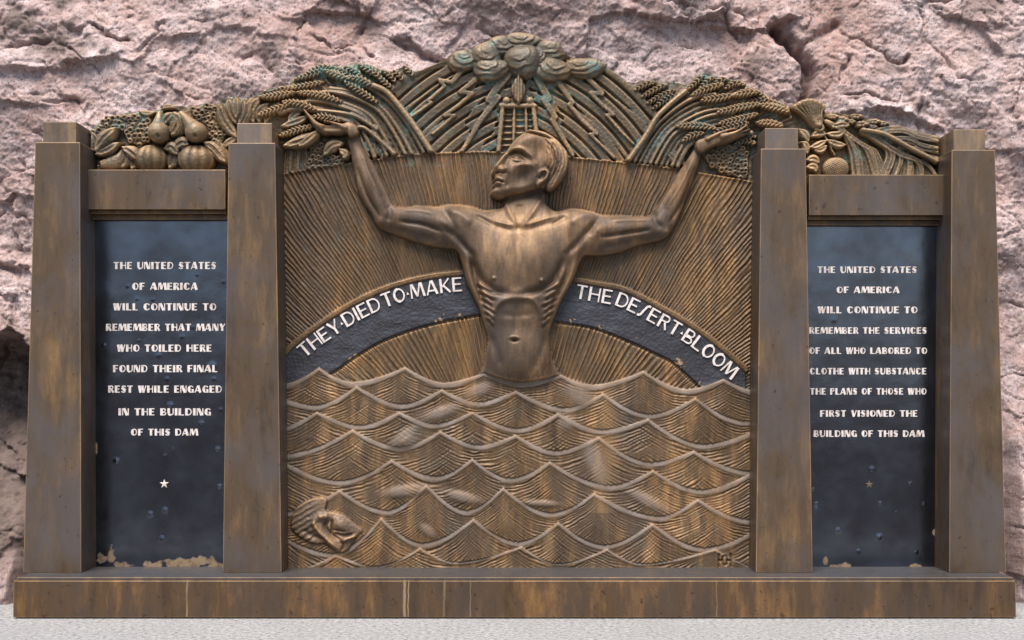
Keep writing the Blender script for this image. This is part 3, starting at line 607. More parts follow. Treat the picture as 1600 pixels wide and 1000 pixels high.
# ---- the man
man = new('male_figure', 'body')
BODY = [(547, 209), (541, 216), (545, 235), (551, 262), (558, 297), (566, 316), (578, 333), (586, 349), (596, 358.5), (617, 367), (652, 379), (686, 387), (708, 389), (716, 396), (723, 418), (729, 444), (740, 466), (751, 491), (757, 512), (761.5, 530), (759, 548), (756, 568), (754, 606),
        (884, 606), (872, 580), (862, 556), (859, 530), (862, 508), (869, 491), (880, 465), (897, 435), (906, 411), (914, 400), (940, 399.5), (970, 394), (996, 384), (1022, 378), (1039, 373), (1052, 358), (1065, 332), (1076, 302), (1086, 276), (1096, 246), (1099, 234), (1096, 222), (1088, 218), (1084, 233), (1073, 250), (1059, 271), (1047, 293), (1030, 319), (1017, 335.5), (1004, 337), (991, 336.5), (970, 335), (953, 335.5), (936, 333), (914, 327), (893, 324.5), (880, 327), (868, 329), (857, 321), (853, 312), (853, 292), (838, 270), (800, 276),
        (780, 300), (785, 313), (787, 321), (775, 325), (757, 328), (745, 323.5), (733, 320.5), (712, 318.5), (690, 319.5), (682, 322), (665, 320.5), (647, 321), (632, 322.5), (620, 322.5), (611, 315), (604, 298), (594, 278), (584, 257), (567, 230), (560, 207), (553, 204)]
Bc = cr(lift(BODY, 26), 4, True); slB, X, Y = win(Bc, 3); mB = inside(Bc, X, Y); inf = inflate(mB)
zB = 11 + 46 * (1 - np.exp(-inf / 42.))
neck = np.exp(-(((X - 815) / 45) ** 2 + ((Y - 300) / 34) ** 2)); zB -= 9 * neck
zB -= 16 * np.clip((Y - 500) / 110, 0, 1) * np.clip(inf / 20, 0, 1)
put(man, zB, mB, slB, True)
A = lambda L, h=40: lift(L, h)
# rib cage, pectorals, abdomen, arms: ridges and hollows
bl = lambda x, y, rx, ry, a, rot=0, only=(man,): blob(*A([(x, y)])[0], rx, ry, a, rot, list(only))
bu = lambda L, wd, a, tp=True, only=(man,): bump(A(L), wd * 1.2, a * .82, list(only), tp)
bl(772, 400, 36, 40, 9, 14, (man,)); bl(845, 402, 35, 40, 9, -14); bl(715, 345, 30, 20, 6, 10); bl(905, 348, 30, 18, 6, -10)
bu([(810, 360), (808, 395), (808, 430), (806, 455)], 5, -2.6)
bu([(735, 400), (745, 425), (757, 442), (778, 456), (800, 460)], 4.5, -9); bu([(812, 460), (835, 456), (858, 445), (872, 425), (884, 400)], 4.5, -9)
bu([(692, 355), (712, 370), (730, 390), (742, 402)], 4, -6.5); bu([(935, 345), (915, 365), (898, 385), (882, 398)], 4, -6.5)
bu([(738, 398), (741, 430), (751, 460), (758, 478)], 4, -8); bu([(888, 398), (885, 430), (869, 462), (861, 480)], 4, -8)
bu([(770, 345), (785, 350), (803, 354)], 3, 4.5); bu([(818, 354), (840, 347), (868, 337), (880, 333)], 3, 4.5); bu([(772, 353), (800, 362)], 4, -3); bu([(822, 361), (866, 347)], 4, -3)
bl(810, 357, 5, 5, -5); bu([(788, 312), (796, 332), (806, 352)], 3.2, 5); bu([(848, 306), (834, 330), (816, 354)], 3.6, 5.5); bu([(812, 318), (813, 340)], 6, -4)
bu([(858, 322), (862, 332), (872, 338)], 4, -3); bu([(764, 328), (768, 338)], 4, -3)
bu([(768, 500), (776, 478), (792, 468), (810, 466), (828, 468), (840, 478), (848, 500)], 4, 5.5)
bl(808, 500, 32, 34, -7.5, 0); bu([(807, 475), (807, 500), (806, 522)], 3.5, -2.6)
for yy in (491,): bu([(786, yy), (806, yy + 3), (828, yy)], 3.5, -1.6)
for xx in (792, 822):
    for yy in (482, 500): bl(xx, yy, 11, 8, 1.2)
bl(804, 531, 5, 2.6, -8); bu([(795, 528), (804, 526), (813, 529)], 1.6, 2.)
bu([(765, 520), (774, 545), (784, 575)], 4.5, -3.4); bu([(856, 520), (846, 550), (832, 580)], 4.5, -3.4); bl(770, 552, 8, 22, 3); bl(850, 552, 8, 22, 3)
for k in range(6):
    y0 = 447 + 10.5 * k; e = 2.5 * math.sin(k * 2.3)
    bu([(746 + 3 * k, y0 - 5), (758 + 2 * k, y0 + 1 + e * .4), (772 + e, y0 + 8)], 2.1, 3.1); bu([(745 + 3 * k, y0), (757 + 2 * k, y0 + 6), (771 + e, y0 + 13)], 1.9, -3.2)
    bu([(875 - 3 * k, y0 - 5), (863 - 2 * k, y0 + 1 - e * .4), (849 + e, y0 + 8)], 2.1, 3.1); bu([(876 - 3 * k, y0), (864 - 2 * k, y0 + 6), (850 + e, y0 + 13)], 1.9, -3.2)
bu([(775, 470), (785, 462), (810, 458), (832, 462), (846, 470)], 5, 4)
bu([(724, 405), (734, 440), (745, 470)], 4, 4); bu([(903, 405), (890, 440), (876, 470)], 4, 4)
for x, y in ((772, 436), (846, 439)): bl(x, y, 2.6, 2.4, 4.5)
bu([(690, 322), (704, 345), (716, 368)], 5, -4.5); bu([(940, 336), (928, 350), (920, 370)], 5, -4.5)
bu([(612, 330), (650, 334), (690, 348), (708, 366)], 9, 5); bu([(600, 352), (640, 364), (690, 378)], 5, -3); bu([(1025, 345), (985, 352), (945, 356), (920, 374)], 9, 5); bu([(1036, 366), (990, 376), (940, 388)], 5, -3)
bu([(603, 318), (608, 330), (604, 345)], 4, -4); bl(592, 345, 7, 8, 4); bu([(1026, 326), (1024, 342), (1036, 356)], 4, -4); bl(1044, 362, 6, 7, 4)
bu([(553, 225), (566, 262), (584, 300), (596, 330)], 6, 4); bu([(572, 250), (590, 290), (604, 318)], 3, -3); bu([(1090, 240), (1074, 280), (1050, 330)], 6, 4); bu([(1068, 268), (1050, 300), (1034, 326)], 3, -3)
bu([(628, 326), (655, 327), (680, 333)], 3.2, 4); bu([(625, 345), (660, 350), (690, 362)], 2.4, -5); bu([(1018, 341), (985, 342), (955, 344)], 3.2, 4); bu([(1015, 358), (975, 364), (940, 370)], 2.4, -5)
bu([(557, 262), (570, 300), (590, 335)], 2.4, -4); bu([(563, 232), (576, 268), (592, 300)], 2.6, 4); bu([(1088, 262), (1070, 310), (1048, 345)], 2.4, -4); bu([(1084, 246), (1064, 288), (1044, 320)], 2.6, 4)
bu([(700, 326), (722, 335), (738, 352)], 6, 5); bu([(928, 330), (905, 338), (888, 352)], 6, 5); bu([(742, 336), (760, 346), (770, 352)], 3, -5); bu([(886, 338), (872, 346), (862, 352)], 3, -5)
bu([(727, 430), (738, 462), (752, 492)], 2.2, -4.5); bu([(900, 430), (887, 462), (872, 492)], 2.2, -4.5)
# head over the neck
HEAD = [(821, 203.5), (812, 208), (806, 213.5), (799, 221), (794, 228), (789.5, 235), (785, 241), (780, 247), (774, 254), (770, 260), (768, 265.5), (769, 269), (772.5, 271), (772.5, 274), (771, 277.5), (773, 280), (773.5, 282), (770.5, 284), (770.5, 287.5), (772.5, 291), (769, 293.5), (766.5, 297), (767, 301.5), (771, 305), (780, 308.5), (792, 306), (812, 302), (830, 297), (842, 293), (856, 290), (872, 280), (884, 255), (880, 232), (866, 215), (846, 205)]
head = man
Hc = cr(lift(HEAD, 50), 4, True); sl, X, Y = win(Hc, 3); mH = inside(Hc, X, Y); inf = inflate(mH)
put(man, 26 + 30 * (1 - np.exp(-inf / 17.)), mH, sl)
hA = lambda L: lift([(720 + x * .16, 190 + y * .16) for x, y in L], 50)
def hb(L, wd, a, tp=True): bump(hA(L), wd * 1.05, a * .88, [man], tp)
def hl(x, y, rx, ry, a, rot=0): blob(*hA([(x, y)])[0], rx, ry, a, rot, [man])
hl(545, 338, 14, 8.5, -11, 12); hb([(470, 300), (500, 270), (560, 262), (620, 280), (690, 345)], 2.8, 5.5); hb([(470, 320), (520, 292), (590, 300), (650, 360)], 1.8, -3.2)
hl(545, 350, 6.0, 4.0, 8, 8); hb([(488, 348), (530, 316), (580, 326), (645, 380)], 1.2, 4.6); hb([(495, 364), (545, 380), (605, 376)], 1.0, 3.); hb([(500, 300), (560, 290), (620, 310)], 1.8, -3); hb([(505, 350), (545, 350), (590, 358)], 1.1, -2.4)
hb([(500, 395), (560, 405), (630, 395)], 2.5, -2.4)
hb([(440, 285), (400, 345), (355, 405), (318, 455)], 4.0, 9.5); hb([(470, 330), (440, 400), (430, 440)], 3.5, -4); hl(395, 462, 5.2, 4.4, 5.5); hb([(335, 498), (380, 488), (430, 494), (442, 470)], 1.5, -5); hl(350, 490, 2.2, 1.2, -4, -10)
hb([(445, 480), (462, 560), (448, 640)], 3.2, -4); hb([(325, 545), (360, 545), (410, 572)], 2.0, 3.4); hb([(318, 572), (350, 566), (385, 575), (420, 590)], 1.25, -6); hb([(320, 592), (360, 590), (395, 600)], 2.1, 3.6); hb([(325, 625), (380, 625)], 2.4, -3.4); hl(325, 668, 5.5, 5, 4)
hl(635, 420, 14, 5.5, 6.5, 14); hl(600, 530, 10, 15, -9.5, 22); hl(500, 470, 6, 10, 2.5, 20); hb([(345, 705), (480, 672), (620, 650), (730, 615)], 5.5, 2.6); hl(770, 280, 9, 14, -4.5); hb([(690, 300), (710, 380), (760, 430)], 3.5, 3)
hl(620, 180, 20, 9, 3.5, -25); hb([(360, 740), (500, 700), (660, 670), (745, 640)], 6, -5)
hair = new('hair', 'body', man)
HAIR = hA([(628, 92), (660, 66), (740, 72), (830, 92), (920, 150), (1000, 230), (1046, 310), (1052, 395), (1032, 475), (980, 560), (920, 630), (862, 662), (838, 640), (846, 590), (868, 520), (862, 470), (820, 452), (762, 432), (790, 372), (822, 325), (838, 250), (846, 190), (790, 140), (710, 112)])
sl, m = cushion(hair, HAIR, 44, 24, 24); Xh, Yh = GU[sl].astype(float), GV[sl].astype(float)
d, s, t, L = nearest(cr(hA([(640, 80), (800, 110), (905, 190), (960, 300), (960, 440), (900, 560), (850, 650)]), 6), Xh, Yh)
Z[sl] += np.where(ID[sl] == hair, 1.8 * np.cos(s * 1.15 + 1.2 * perlin(t / 14, s / 6, 3)) * (.6 + .6 * perlin(t / 20, s / 3, 4)), 0)
bump(hA([(640, 84), (720, 112), (800, 130), (880, 165), (905, 190)]), 1.5, -5, [hair]); bump(hA([(905, 190), (895, 300), (930, 420), (905, 560)]), 2, -3.5, [hair])
EAR = hA([(752, 492), (790, 462), (838, 462), (864, 490), (860, 530), (835, 572), (795, 602), (752, 632), (738, 612), (752, 570), (750, 530)])
cushion(man, EAR, 52, 8, 5); bump(hA([(770, 500), (810, 480), (846, 500), (836, 548), (800, 585)]), 1.5, 3.4, [man]); hl(800, 530, 5, 7.5, -7, 30); hl(765, 550, 2.2, 2.6, -5)
# hands: palm, four fingers and a thumb each, under the wheat
def hand(palm, fingers):
    P = lift(palm, 28); cushion(man, P, 25, 12, 9)
    for pts, wd, zz in fingers: strip(man, lift(pts, 28), wd, wd * 1.2, zz + 6, 'fin')
q7 = lambda L: [(450 + x * .1, 160 + y * .1) for x, y in L]
hand(q7([(420, 350), (500, 330), (640, 345), (800, 340), (900, 310), (1000, 320), (1080, 390), (1090, 500), (960, 540), (900, 470), (780, 490), (640, 480), (500, 440)]),
     [(q7([(520, 385), (430, 330), (340, 230), (250, 120)]), 5, 25), (q7([(540, 410), (450, 370), (360, 260), (290, 160)]), 4.6, 22), (q7([(580, 430), (480, 420), (400, 330), (330, 240)]), 4.5, 20), (q7([(640, 450), (540, 460), (450, 400), (390, 330)]), 4.2, 17), (q7([(900, 400), (760, 345), (640, 310), (560, 300)]), 4.4, 25)])
hand(q4([(608, 640), (625, 612), (700, 592), (780, 578), (850, 580), (850, 610), (780, 640), (700, 680), (655, 705), (615, 690)]),
     [(q4([(800, 590), (880, 568), (930, 545), (985, 505)]), 4.8, 25), (q4([(800, 600), (880, 585), (940, 560), (1010, 530)]), 4.5, 22), (q4([(790, 615), (870, 605), (940, 580), (990, 560)]), 4.3, 19), (q4([(760, 635), (840, 620), (900, 600), (950, 585)]), 4.0, 16), (q4([(690, 610), (770, 570), (840, 545), (900, 530)]), 4.2, 25)])
bump(q7([(540, 450), (700, 470), (880, 450)]), 3, -2, [man])

# ---- the sea: rows of overlapping scalloped waves
ROWS = [[(440, 600), (498, 574), (549, 597), (633, 573), (693, 598), (756, 582), (815, 597), (877, 585), (926, 601), (1006, 579), (1074, 608), (1131, 592), (1190, 612)],
        [(400, 603), (491, 633), (557, 603), (628, 631), (690, 608), (747, 628), (806, 610), (886, 637), (942, 614), (1016, 647), (1087, 621), (1166, 658), (1220, 630)],
        [(420, 672), (495, 643), (563, 664), (624, 643), (678, 662), (738, 643), (809, 669), (872, 645), (940, 671), (1013, 654), (1099, 694), (1200, 664)],
        [(445, 709), (551, 671), (624, 698), (688, 673), (750, 695), (806, 679), (868, 704), (936, 682), (1016, 722), (1084, 704), (1170, 736), (1230, 710)],
        [(430, 714), (531, 751), (612, 718), (682, 744), (738, 716), (797, 747), (859, 721), (955, 758), (1020, 734), (1095, 765), (1190, 730)],
        [(440, 800), (531, 765), (606, 797), (666, 756), (729, 797), (786, 761), (861, 801), (928, 770), (1030, 806), (1090, 779), (1170, 811), (1220, 790)],
        [(420, 822), (520, 864), (596, 808), (660, 848), (740, 810), (810, 846), (872, 815), (944, 851), (1019, 817), (1099, 855), (1190, 822)],
        [(440, 895), (525, 866), (588, 884), (657, 855), (711, 878), (815, 853), (872, 880), (948, 857), (1002, 880), (1117, 857), (1200, 890)]]
peak0 = [1, 0, 1, 1, 0, 1, 0, 1]                    # index parity of the peaks in each row
allwaves = []
xs = np.arange(434, 1193, dtype=float); slW = (slice(556 - V0, 893 - V0), slice(434 - U0, 1193 - U0)); X = GU[slW].astype(float); Y = GV[slW].astype(float)
for ri, row in enumerate(ROWS):
    P = lift(row, 16); pk = [k for k in range(len(P)) if k % 2 == peak0[ri]]; tr = [k for k in range(len(P)) if k % 2 != peak0[ri]]
    yc = np.zeros_like(xs); pat = 0; bowls = []
    for a in range(len(P) - 1):
        p, t = (a, a + 1) if a in pk else (a + 1, a); mk = (xs >= P[a, 0]) & (xs <= P[a + 1, 0])
        u = np.abs((xs[mk] - P[t, 0]) / (P[p, 0] - P[t, 0])); yc[mk] = P[t, 1] + (P[p, 1] - P[t, 1]) * (.30 * u + .70 * u ** 2.0) if False else P[t, 1] + (P[p, 1] - P[t, 1]) * u ** 1.65
    dn = Y - yc[None, :]; bw = (8.4 - 3.2 * np.clip(1 - np.min(np.abs(xs[:, None] - P[tr, 0][None, :]), 1) / 1e9, 0, 1) if False else (4.6 + 3.2 * np.clip(np.min(np.abs(xs[:, None] - P[pk, 0][None, :]), 1) / 45, 0, 1)) if ri < 7 else 2.6 + 0 * xs)[None, :]
    # scratches: lines parallel to the bowl on either side of each peak, crossing under it
    fld = np.zeros_like(X); wsum = np.zeros_like(X) + 1e-6
    for t in tr:
        nb = [abs(P[k, 0] - P[t, 0]) for k in (t - 1, t + 1) if 0 <= k < len(P)]; hh = [P[t, 1] - P[k, 1] for k in (t - 1, t + 1) if 0 <= k < len(P)]
        wd = float(np.mean(nb)); kk = float(np.mean(hh)) / wd ** 1.8; xa = np.abs(X - P[t, 0])
        dd = Y - (P[t, 1] - kk * xa ** 1.8) + 1.6 * perlin(X / 26, Y / 26, 100 + ri * 7 + t) + .8 * perlin(X / 8, Y / 8, 140 + t)
        wgt = np.clip((1.22 - xa / wd) * 2.4, 0, 1) * np.clip(.8 + .9 * perlin(X / 30, Y / 18, 160 + t + ri), 0.05, 1.4)
        per = 4.9 + .7 * math.sin(t * 3 + ri)
        ph = dd / per + .45 * perlin(dd / 11., X / 90, 190 + t); ki = np.floor(ph)
        fld += wgt * np.cos(2 * np.pi * ph) * np.clip(.75 + 1.3 * perlin(ki * 3.7 + .4, X / 34 + ki * 1.3, 180 + t * 3 + ri), 0, 1.7); wsum += wgt
    fld = fld / np.maximum(wsum, .8)
    band = np.clip(dn / bw, 0, 1)
    b0 = 9.0 + 1.3 * ri; dd2 = np.clip(dn - bw, 0, None)
    z = np.where(dn < bw, b0 + 3.0 - .6 * (2 * dn / bw - 1) ** 6 + .13 * dn, b0 + 2.2 + 1.4 * np.exp(-dd2 / 2.5) + .085 * np.minimum(dd2, 45) + 1.0 * fld * np.clip(dd2 / 2, 0, 1))
    dxp = np.min(np.abs(X[..., None] - P[pk, 0][None, None, :]), -1) if len(pk) else 99
    z += 2.4 * np.exp(-(dxp / 12.) ** 2) * np.exp(-np.clip(dn, 0, None) / 28) * (dn > 0)
    edges = [-1e9] + [P[t, 0] for t in tr if 434 < P[t, 0] < 1192] + [1e9]
    for a, b in zip(edges[:-1], edges[1:]):
        wv = new('wave', 'relief'); allwaves.append(wv); m = (dn >= 0) & (X >= a) & (X < b)
        put(wv, z, m, slW, True)
    COOL[slW] = np.where(dn >= 0, np.where(dn < bw + .4, .7 + .35 * perlin(X / 26, Y / 26, 333), 0), COOL[slW])
# limbs of the drowned showing softly through the water
def smooth_hump(x, y, rx, ry, amp, rot=0, keep=.25, cool=.5):
    mxr = max(rx, ry) * 1.8; sl, X, Y = win([(x - mxr, y - mxr), (x + mxr, y + mxr)]); c, s = math.cos(R(rot)), math.sin(R(rot))
    a = ((X - x) * c + (Y - y) * s) / rx; b = (-(X - x) * s + (Y - y) * c) / ry; e = np.exp(-(a * a + b * b) ** 1.6)
    old = Z[sl].astype(float); sm = blur(old, 4); Z[sl] = old * (1 - e * (1 - keep)) + sm * e * (1 - keep) + amp * e; COOL[sl] = np.maximum(COOL[sl], cool * e)
for a in ((905, 618, 26, 16, 3, 35), (690, 645, 30, 9, 3, -18), (632, 683, 26, 9, 3, -35), (635, 766, 34, 9, 3.5, -8), (725, 776, 30, 8, 3, 14), (670, 828, 14, 7, 2.5, 40), (845, 785, 26, 5, 2.5, 4), (1010, 782, 34, 9, 3, 28), (930, 725, 14, 40, 2.5, -20), (885, 660, 14, 12, 2, 0), (750, 610, 22, 9, 2, -20), (640, 690, 16, 8, 2.5, -30)): smooth_hump(*a)
# drowned face low in the left corner
dr = new('drowned_face', 'relief')
q9 = lambda L: lift([(430 + x * .14, 760 + y * .14) for x, y in L], 22)
def face_z(X, Y): return 1.0 * np.cos((X * .5 + Y * .9) * .75 + 1.2 * perlin(X / 12, Y / 12, 7)) * np.clip((505 - X) / 20, 0, 1)
cushion(dr, q9([(180, 400), (220, 260), (320, 170), (480, 120), (580, 140), (560, 260), (640, 280), (780, 320), (900, 420), (980, 490), (930, 540), (860, 640), (800, 720), (700, 735), (560, 640), (440, 640), (300, 580), (190, 480)]), 20.5, 7, 12, face_z)
db = lambda L, wd, a: bump(q9(L), wd, a, [dr])
db([(480, 330), (440, 400), (500, 500), (600, 600), (710, 700)], 4.5, 6); db([(600, 320), (540, 330), (490, 350)], 5, 5); db([(600, 380), (560, 440), (620, 530), (720, 590)], 3, -6); db([(640, 370), (635, 520)], 2, -6); blob(*q9([(730, 420)])[0], 13, 9, 5, 25, [dr]); db([(660, 520), (780, 545), (880, 530)], 2.2, -5); db([(760, 600), (860, 560), (900, 540)], 3.2, 4); db([(735, 610), (760, 660), (740, 720)], 1.6, -5); db([(650, 480), (780, 500)], 1.6, -4); db([(300, 480), (450, 560), (560, 590)], 4, -3)
COOL[ID == dr] = .22
smooth_hump(1131, 875, 17, 14, .5, 0, .05, 0)
# maker's monogram cut into the lower right corner
def incise(pts, a=-3.4, wd=1.2): bump(lift(pts, 14), wd, a, None, False)
for x in (1122, 1141): incise([(x, 865), (x, 885)])
incise([(1122, 875), (1127, 875)]); incise([(1136, 875), (1141, 875)])
incise([(1131.5 + 4.2 * math.cos(k * .7854), 875 + 7 * math.sin(k * .7854)) for k in range(9)])

# ---- finish the field and cut it into its parts
Z[:] = boxblur(Z, 1) * .5 + Z * .5
Z += ((.34 - .24 * np.isin(ID, [man, ray] + allwaves)) * fbm(GU / 4.2, GV / 4.2, 2, 251) + .17 * fbm(GU / 3., GV / 12., 2, 257) * np.isin(ID, [man, hair, ray])).astype(np.float32)
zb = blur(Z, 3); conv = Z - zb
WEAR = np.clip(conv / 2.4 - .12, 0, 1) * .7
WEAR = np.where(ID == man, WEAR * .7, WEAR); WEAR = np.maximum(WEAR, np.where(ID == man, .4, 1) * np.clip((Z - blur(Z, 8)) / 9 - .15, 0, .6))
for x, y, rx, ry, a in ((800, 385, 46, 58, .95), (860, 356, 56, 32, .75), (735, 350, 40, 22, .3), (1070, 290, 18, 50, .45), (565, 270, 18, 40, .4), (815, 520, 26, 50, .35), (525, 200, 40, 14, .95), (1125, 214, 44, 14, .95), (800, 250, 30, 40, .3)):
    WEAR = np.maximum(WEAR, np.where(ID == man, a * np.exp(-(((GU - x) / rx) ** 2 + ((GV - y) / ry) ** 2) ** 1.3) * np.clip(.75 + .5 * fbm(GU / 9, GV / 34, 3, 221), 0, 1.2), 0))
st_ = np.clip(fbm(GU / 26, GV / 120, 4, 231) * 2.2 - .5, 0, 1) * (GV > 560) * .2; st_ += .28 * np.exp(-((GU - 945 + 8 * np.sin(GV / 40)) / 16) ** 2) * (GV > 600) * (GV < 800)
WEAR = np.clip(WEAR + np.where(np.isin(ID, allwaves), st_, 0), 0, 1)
vp = fbm(GU / 40, GV / 40, 3, 201); VERD = np.clip((vp - .05) * 2, 0, 1) * np.where(GV < 262, 1, .12) * np.clip(.45 - conv / 3, 0, 1)
VERD += np.clip((142 - GV) / 18, 0, .7) * np.where(np.abs(GU - 812) > 205, 1, 0) * .9
VERD += .9 * np.exp(-(((GU - 845) / 28) ** 2 + ((GV - 165) / 42) ** 2)) * np.clip(.8 - conv / 3, 0, 1)
inm = inside(MASKP, GU.astype(float), GV.astype(float))
SD = np.full((GH, GW), -9.); oy = slice(0, 300 - V0)
dist = nearest(OUTC[:-6], GU[oy].astype(float), GV[oy].astype(float))[0]; SD[:] = np.where(inm, 9, -9); SD[oy] = np.where(inm[oy], dist, -dist)
keep = SD > -.9
gy, gx = np.gradient(SD); gl = np.hypot(gx, gy) + 1e-6
mv = (np.abs(SD) < .95) & (gl < 2) & (GV < 300)
PU = GU + np.where(mv & (SD < .45), -SD * gx / gl, 0); PV = GV + np.where(mv & (SD < .45), -SD * gy / gl, 0)
PX = (PU - CX) * SRL; PY = YR - Z * SRL; PZ = ZC + (CY - PV) * SRL
made = {}
def emit():
    k4 = keep[:-1, :-1] & keep[1:, :-1] & keep[:-1, 1:] & keep[1:, 1:]
    zs = np.stack([Z[:-1, :-1], Z[:-1, 1:], Z[1:, :-1], Z[1:, 1:]]); ii = np.stack([ID[:-1, :-1], ID[:-1, 1:], ID[1:, :-1], ID[1:, 1:]])
    cid = np.take_along_axis(ii, zs.argmax(0)[None], 0)[0]; cid[~k4] = -1
    vid = np.arange(GH * GW).reshape(GH, GW); N = GH * GW
    quad = np.stack([vid[1:, :-1], vid[1:, 1:], vid[:-1, 1:], vid[:-1, :-1]], -1)
    kp = np.pad(k4, 1)
    sk, skid = [], []
    for nb, e in (((slice(0, -2), slice(1, -1)), (2, 3)), ((slice(2, None), slice(1, -1)), (0, 1)), ((slice(1, -1), slice(0, -2)), (3, 0)), ((slice(1, -1), slice(2, None)), (1, 2))):
        b = k4 & ~kp[nb]; q = quad[b]; sk.append(np.stack([q[:, e[1]], q[:, e[0]], q[:, e[0]] + N, q[:, e[1]] + N], -1)); skid.append(cid[b])
    allq = np.vstack([quad.reshape(-1, 4)] + sk); alli = np.concatenate([cid.ravel()] + skid)
    fx = np.concatenate([PX.ravel(), PX.ravel()]); fy = np.concatenate([PY.ravel(), np.full(N, .335)]); fz = np.concatenate([PZ.ravel(), PZ.ravel()])
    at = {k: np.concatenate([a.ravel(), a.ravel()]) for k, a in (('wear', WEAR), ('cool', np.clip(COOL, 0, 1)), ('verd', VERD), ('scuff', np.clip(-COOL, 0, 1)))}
    order = np.argsort(alli, kind='stable'); si = alli[order]
    for pid, (name, mat, par) in enumerate(IDS):
        a, b = np.searchsorted(si, [pid, pid + 1])
        if b - a < 6: continue
        q = allq[order[a:b]]; uq, inv = np.unique(q, return_inverse=True)
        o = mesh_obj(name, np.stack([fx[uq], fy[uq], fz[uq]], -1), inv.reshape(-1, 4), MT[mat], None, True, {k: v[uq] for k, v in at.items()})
        made[pid] = o
    for pid, o in made.items():
        par = IDS[pid][2]; o.parent = made.get(par, memorial) if par >= 0 else memorial
emit()

# ------------------------------------------------------------------ lettering
def arcpts(cx, cy, rx, ry, a0, a1, n=10): return [(cx + rx * math.cos(R(a0 + (a1 - a0) * k / n)), cy + ry * math.sin(R(a0 + (a1 - a0) * k / n))) for k in range(n + 1)]
def glyph(ch, tk, tn):                             # strokes ((points), width) and filled shapes, y up from 0 to 1
    S = []; h = tn / 2; st = lambda *p, w=tn: S.append((list(p), w)); K = tk / 2
    def moon(cx, rx, side):                         # heavy half of a round letter
        o = arcpts(cx, .5, rx, .5, 90, 270) if side < 0 else arcpts(cx, .5, rx, .5, 90, -90); S.append((o, None))
    if ch == 'T': st((0, 1 - h), (.8, 1 - h)); st((.4, 0), (.4, 1 - tn), w=tk); return S, .8
    if ch == 'I': st((K, 0), (K, 1), w=tk); return S, tk
    if ch in 'EFL':
        st((K, 0), (K, 1), w=tk)
        if ch in 'EL': st((tk, h), (.72, h))
        if ch in 'EF': st((tk, 1 - h), (.72, 1 - h)); st((tk, .52), (.64, .52))
        return S, .74
    if ch == 'H': st((K, 0), (K, 1), w=tk); st((.86 - h, 0), (.86 - h, 1)); st((tk, .52), (.86 - tn, .52)); return S, .86
    if ch == 'N': st((h, 0), (h, 1)); st((tn + K * .6, 1), (.9 - tn - K * .6, 0), w=tk); st((.9 - h, 0), (.9 - h, 1)); return S, .9
    if ch == 'M': st((h, 0), (.16, 1), w=tn); st((.16 + K * .7, 1), (.52, .08), w=tk * .95); st((.52, .08), (.86, 1), w=tn); st((.86 + K * .8, 1), (.98 + K * .8, 0), w=tk); return S, 1.16
    if ch == 'A': st((.02, 0), (.42, 1), w=tn); st((.48, 1), (.80, 0), w=tk); st((.16, .28), (.64, .28)); return S, .94
    if ch == 'V': st((K, 1), (.44, 0), w=tk); st((.46, 0), (.84, 1)); return S, .86
    if ch == 'W': st((K, 1), (.36, 0), w=tk); st((.38, 0), (.56, .9)); st((.60, 1), (.82, 0), w=tk); st((.84, 0), (1.14, 1)); return S, 1.16
    if ch == 'Y': st((K, 1), (.40, .45), w=tk); st((.42, .42), (.82, 1)); st((.42, 0), (.42, .46), w=tk * .9); return S, .84
    if ch == 'K': st((K, 0), (K, 1), w=tk); st((tk, .42), (.74, 1)); st((tk + .06, .55), (.78, 0), w=tk * .8); return S, .84
    if ch == 'D': st((K, 0), (K, 1), w=tk); st((tk, 1 - h), *arcpts(.42, .5, .46 - h, .5 - h, 90, -90), (tk, h)); return S, .9
    if ch in 'PRB':
        st((K, 0), (K, 1), w=tk); st((tk, 1 - h), *arcpts(.48, .74, .26 - h, .26 - h, 90, -90), (tk, .48 + h))
        if ch == 'R': st((.46, .46), (.74, 0), w=tk * .75)
        if ch == 'B': st((tk, .46 - h), *arcpts(.50, .25, .30 - h, .25 - h, 90, -90), (tk, h))
        return S, .80 if ch != 'P' else .74
    if ch in 'OCG':
        moon(.40, .40, -1)
        if tk < .24: S.pop(); st(*arcpts(.46, .5, .46 - K, .5 - h, 90, 270), w=tk)
        if ch == 'O': st(*arcpts(.44, .5, .46 - h, .5 - h, 90, -90)); return S, .9
        st((.40, 1 - h), *arcpts(.44, .5, .42, .5 - h, 80, 35)); st((.40, h), *arcpts(.44, .5, .42, .5 - h, -80, -35))
        if ch == 'G': st((.74, 0), (.74, .46), w=tk * .8); st((.56, .44), (.86, .44))
        return S, .88
    if ch == 'U': st((K, 1), (K, .35), w=tk); st(*arcpts(.43, .36, .43 - K, .36 - h, 180, 270), w=tk * .8); st(*arcpts(.43, .36, .43 - h, .36 - h, 270, 360)); st((.86 - h, .36), (.86 - h, 1)); return S, .86
    if ch == 'S':
        if tk < .24: st((.02, .06), (.14, h), (.26, .14), (.36, .5), (.48, .86), (.62, 1 - h), (.74, .92), w=tk * .85); return S, .7
        st(*arcpts(.38, .74, .30, .26 - h, 20, 150)); st((.14, .74), (.60, .28), w=tk * 1.15); st(*arcpts(.36, .26, .30, .26 - h, -160, -20)); return S, .74
    return S, .5
def sweep(pts, w):
    P = np.array(pts, float); n = len(P); T = np.gradient(P, axis=0); T /= np.linalg.norm(T, axis=1)[:, None] + 1e-9; N_ = np.stack([-T[:, 1], T[:, 0]], -1) * w / 2
    return np.vstack([P + N_, (P - N_)[::-1]])
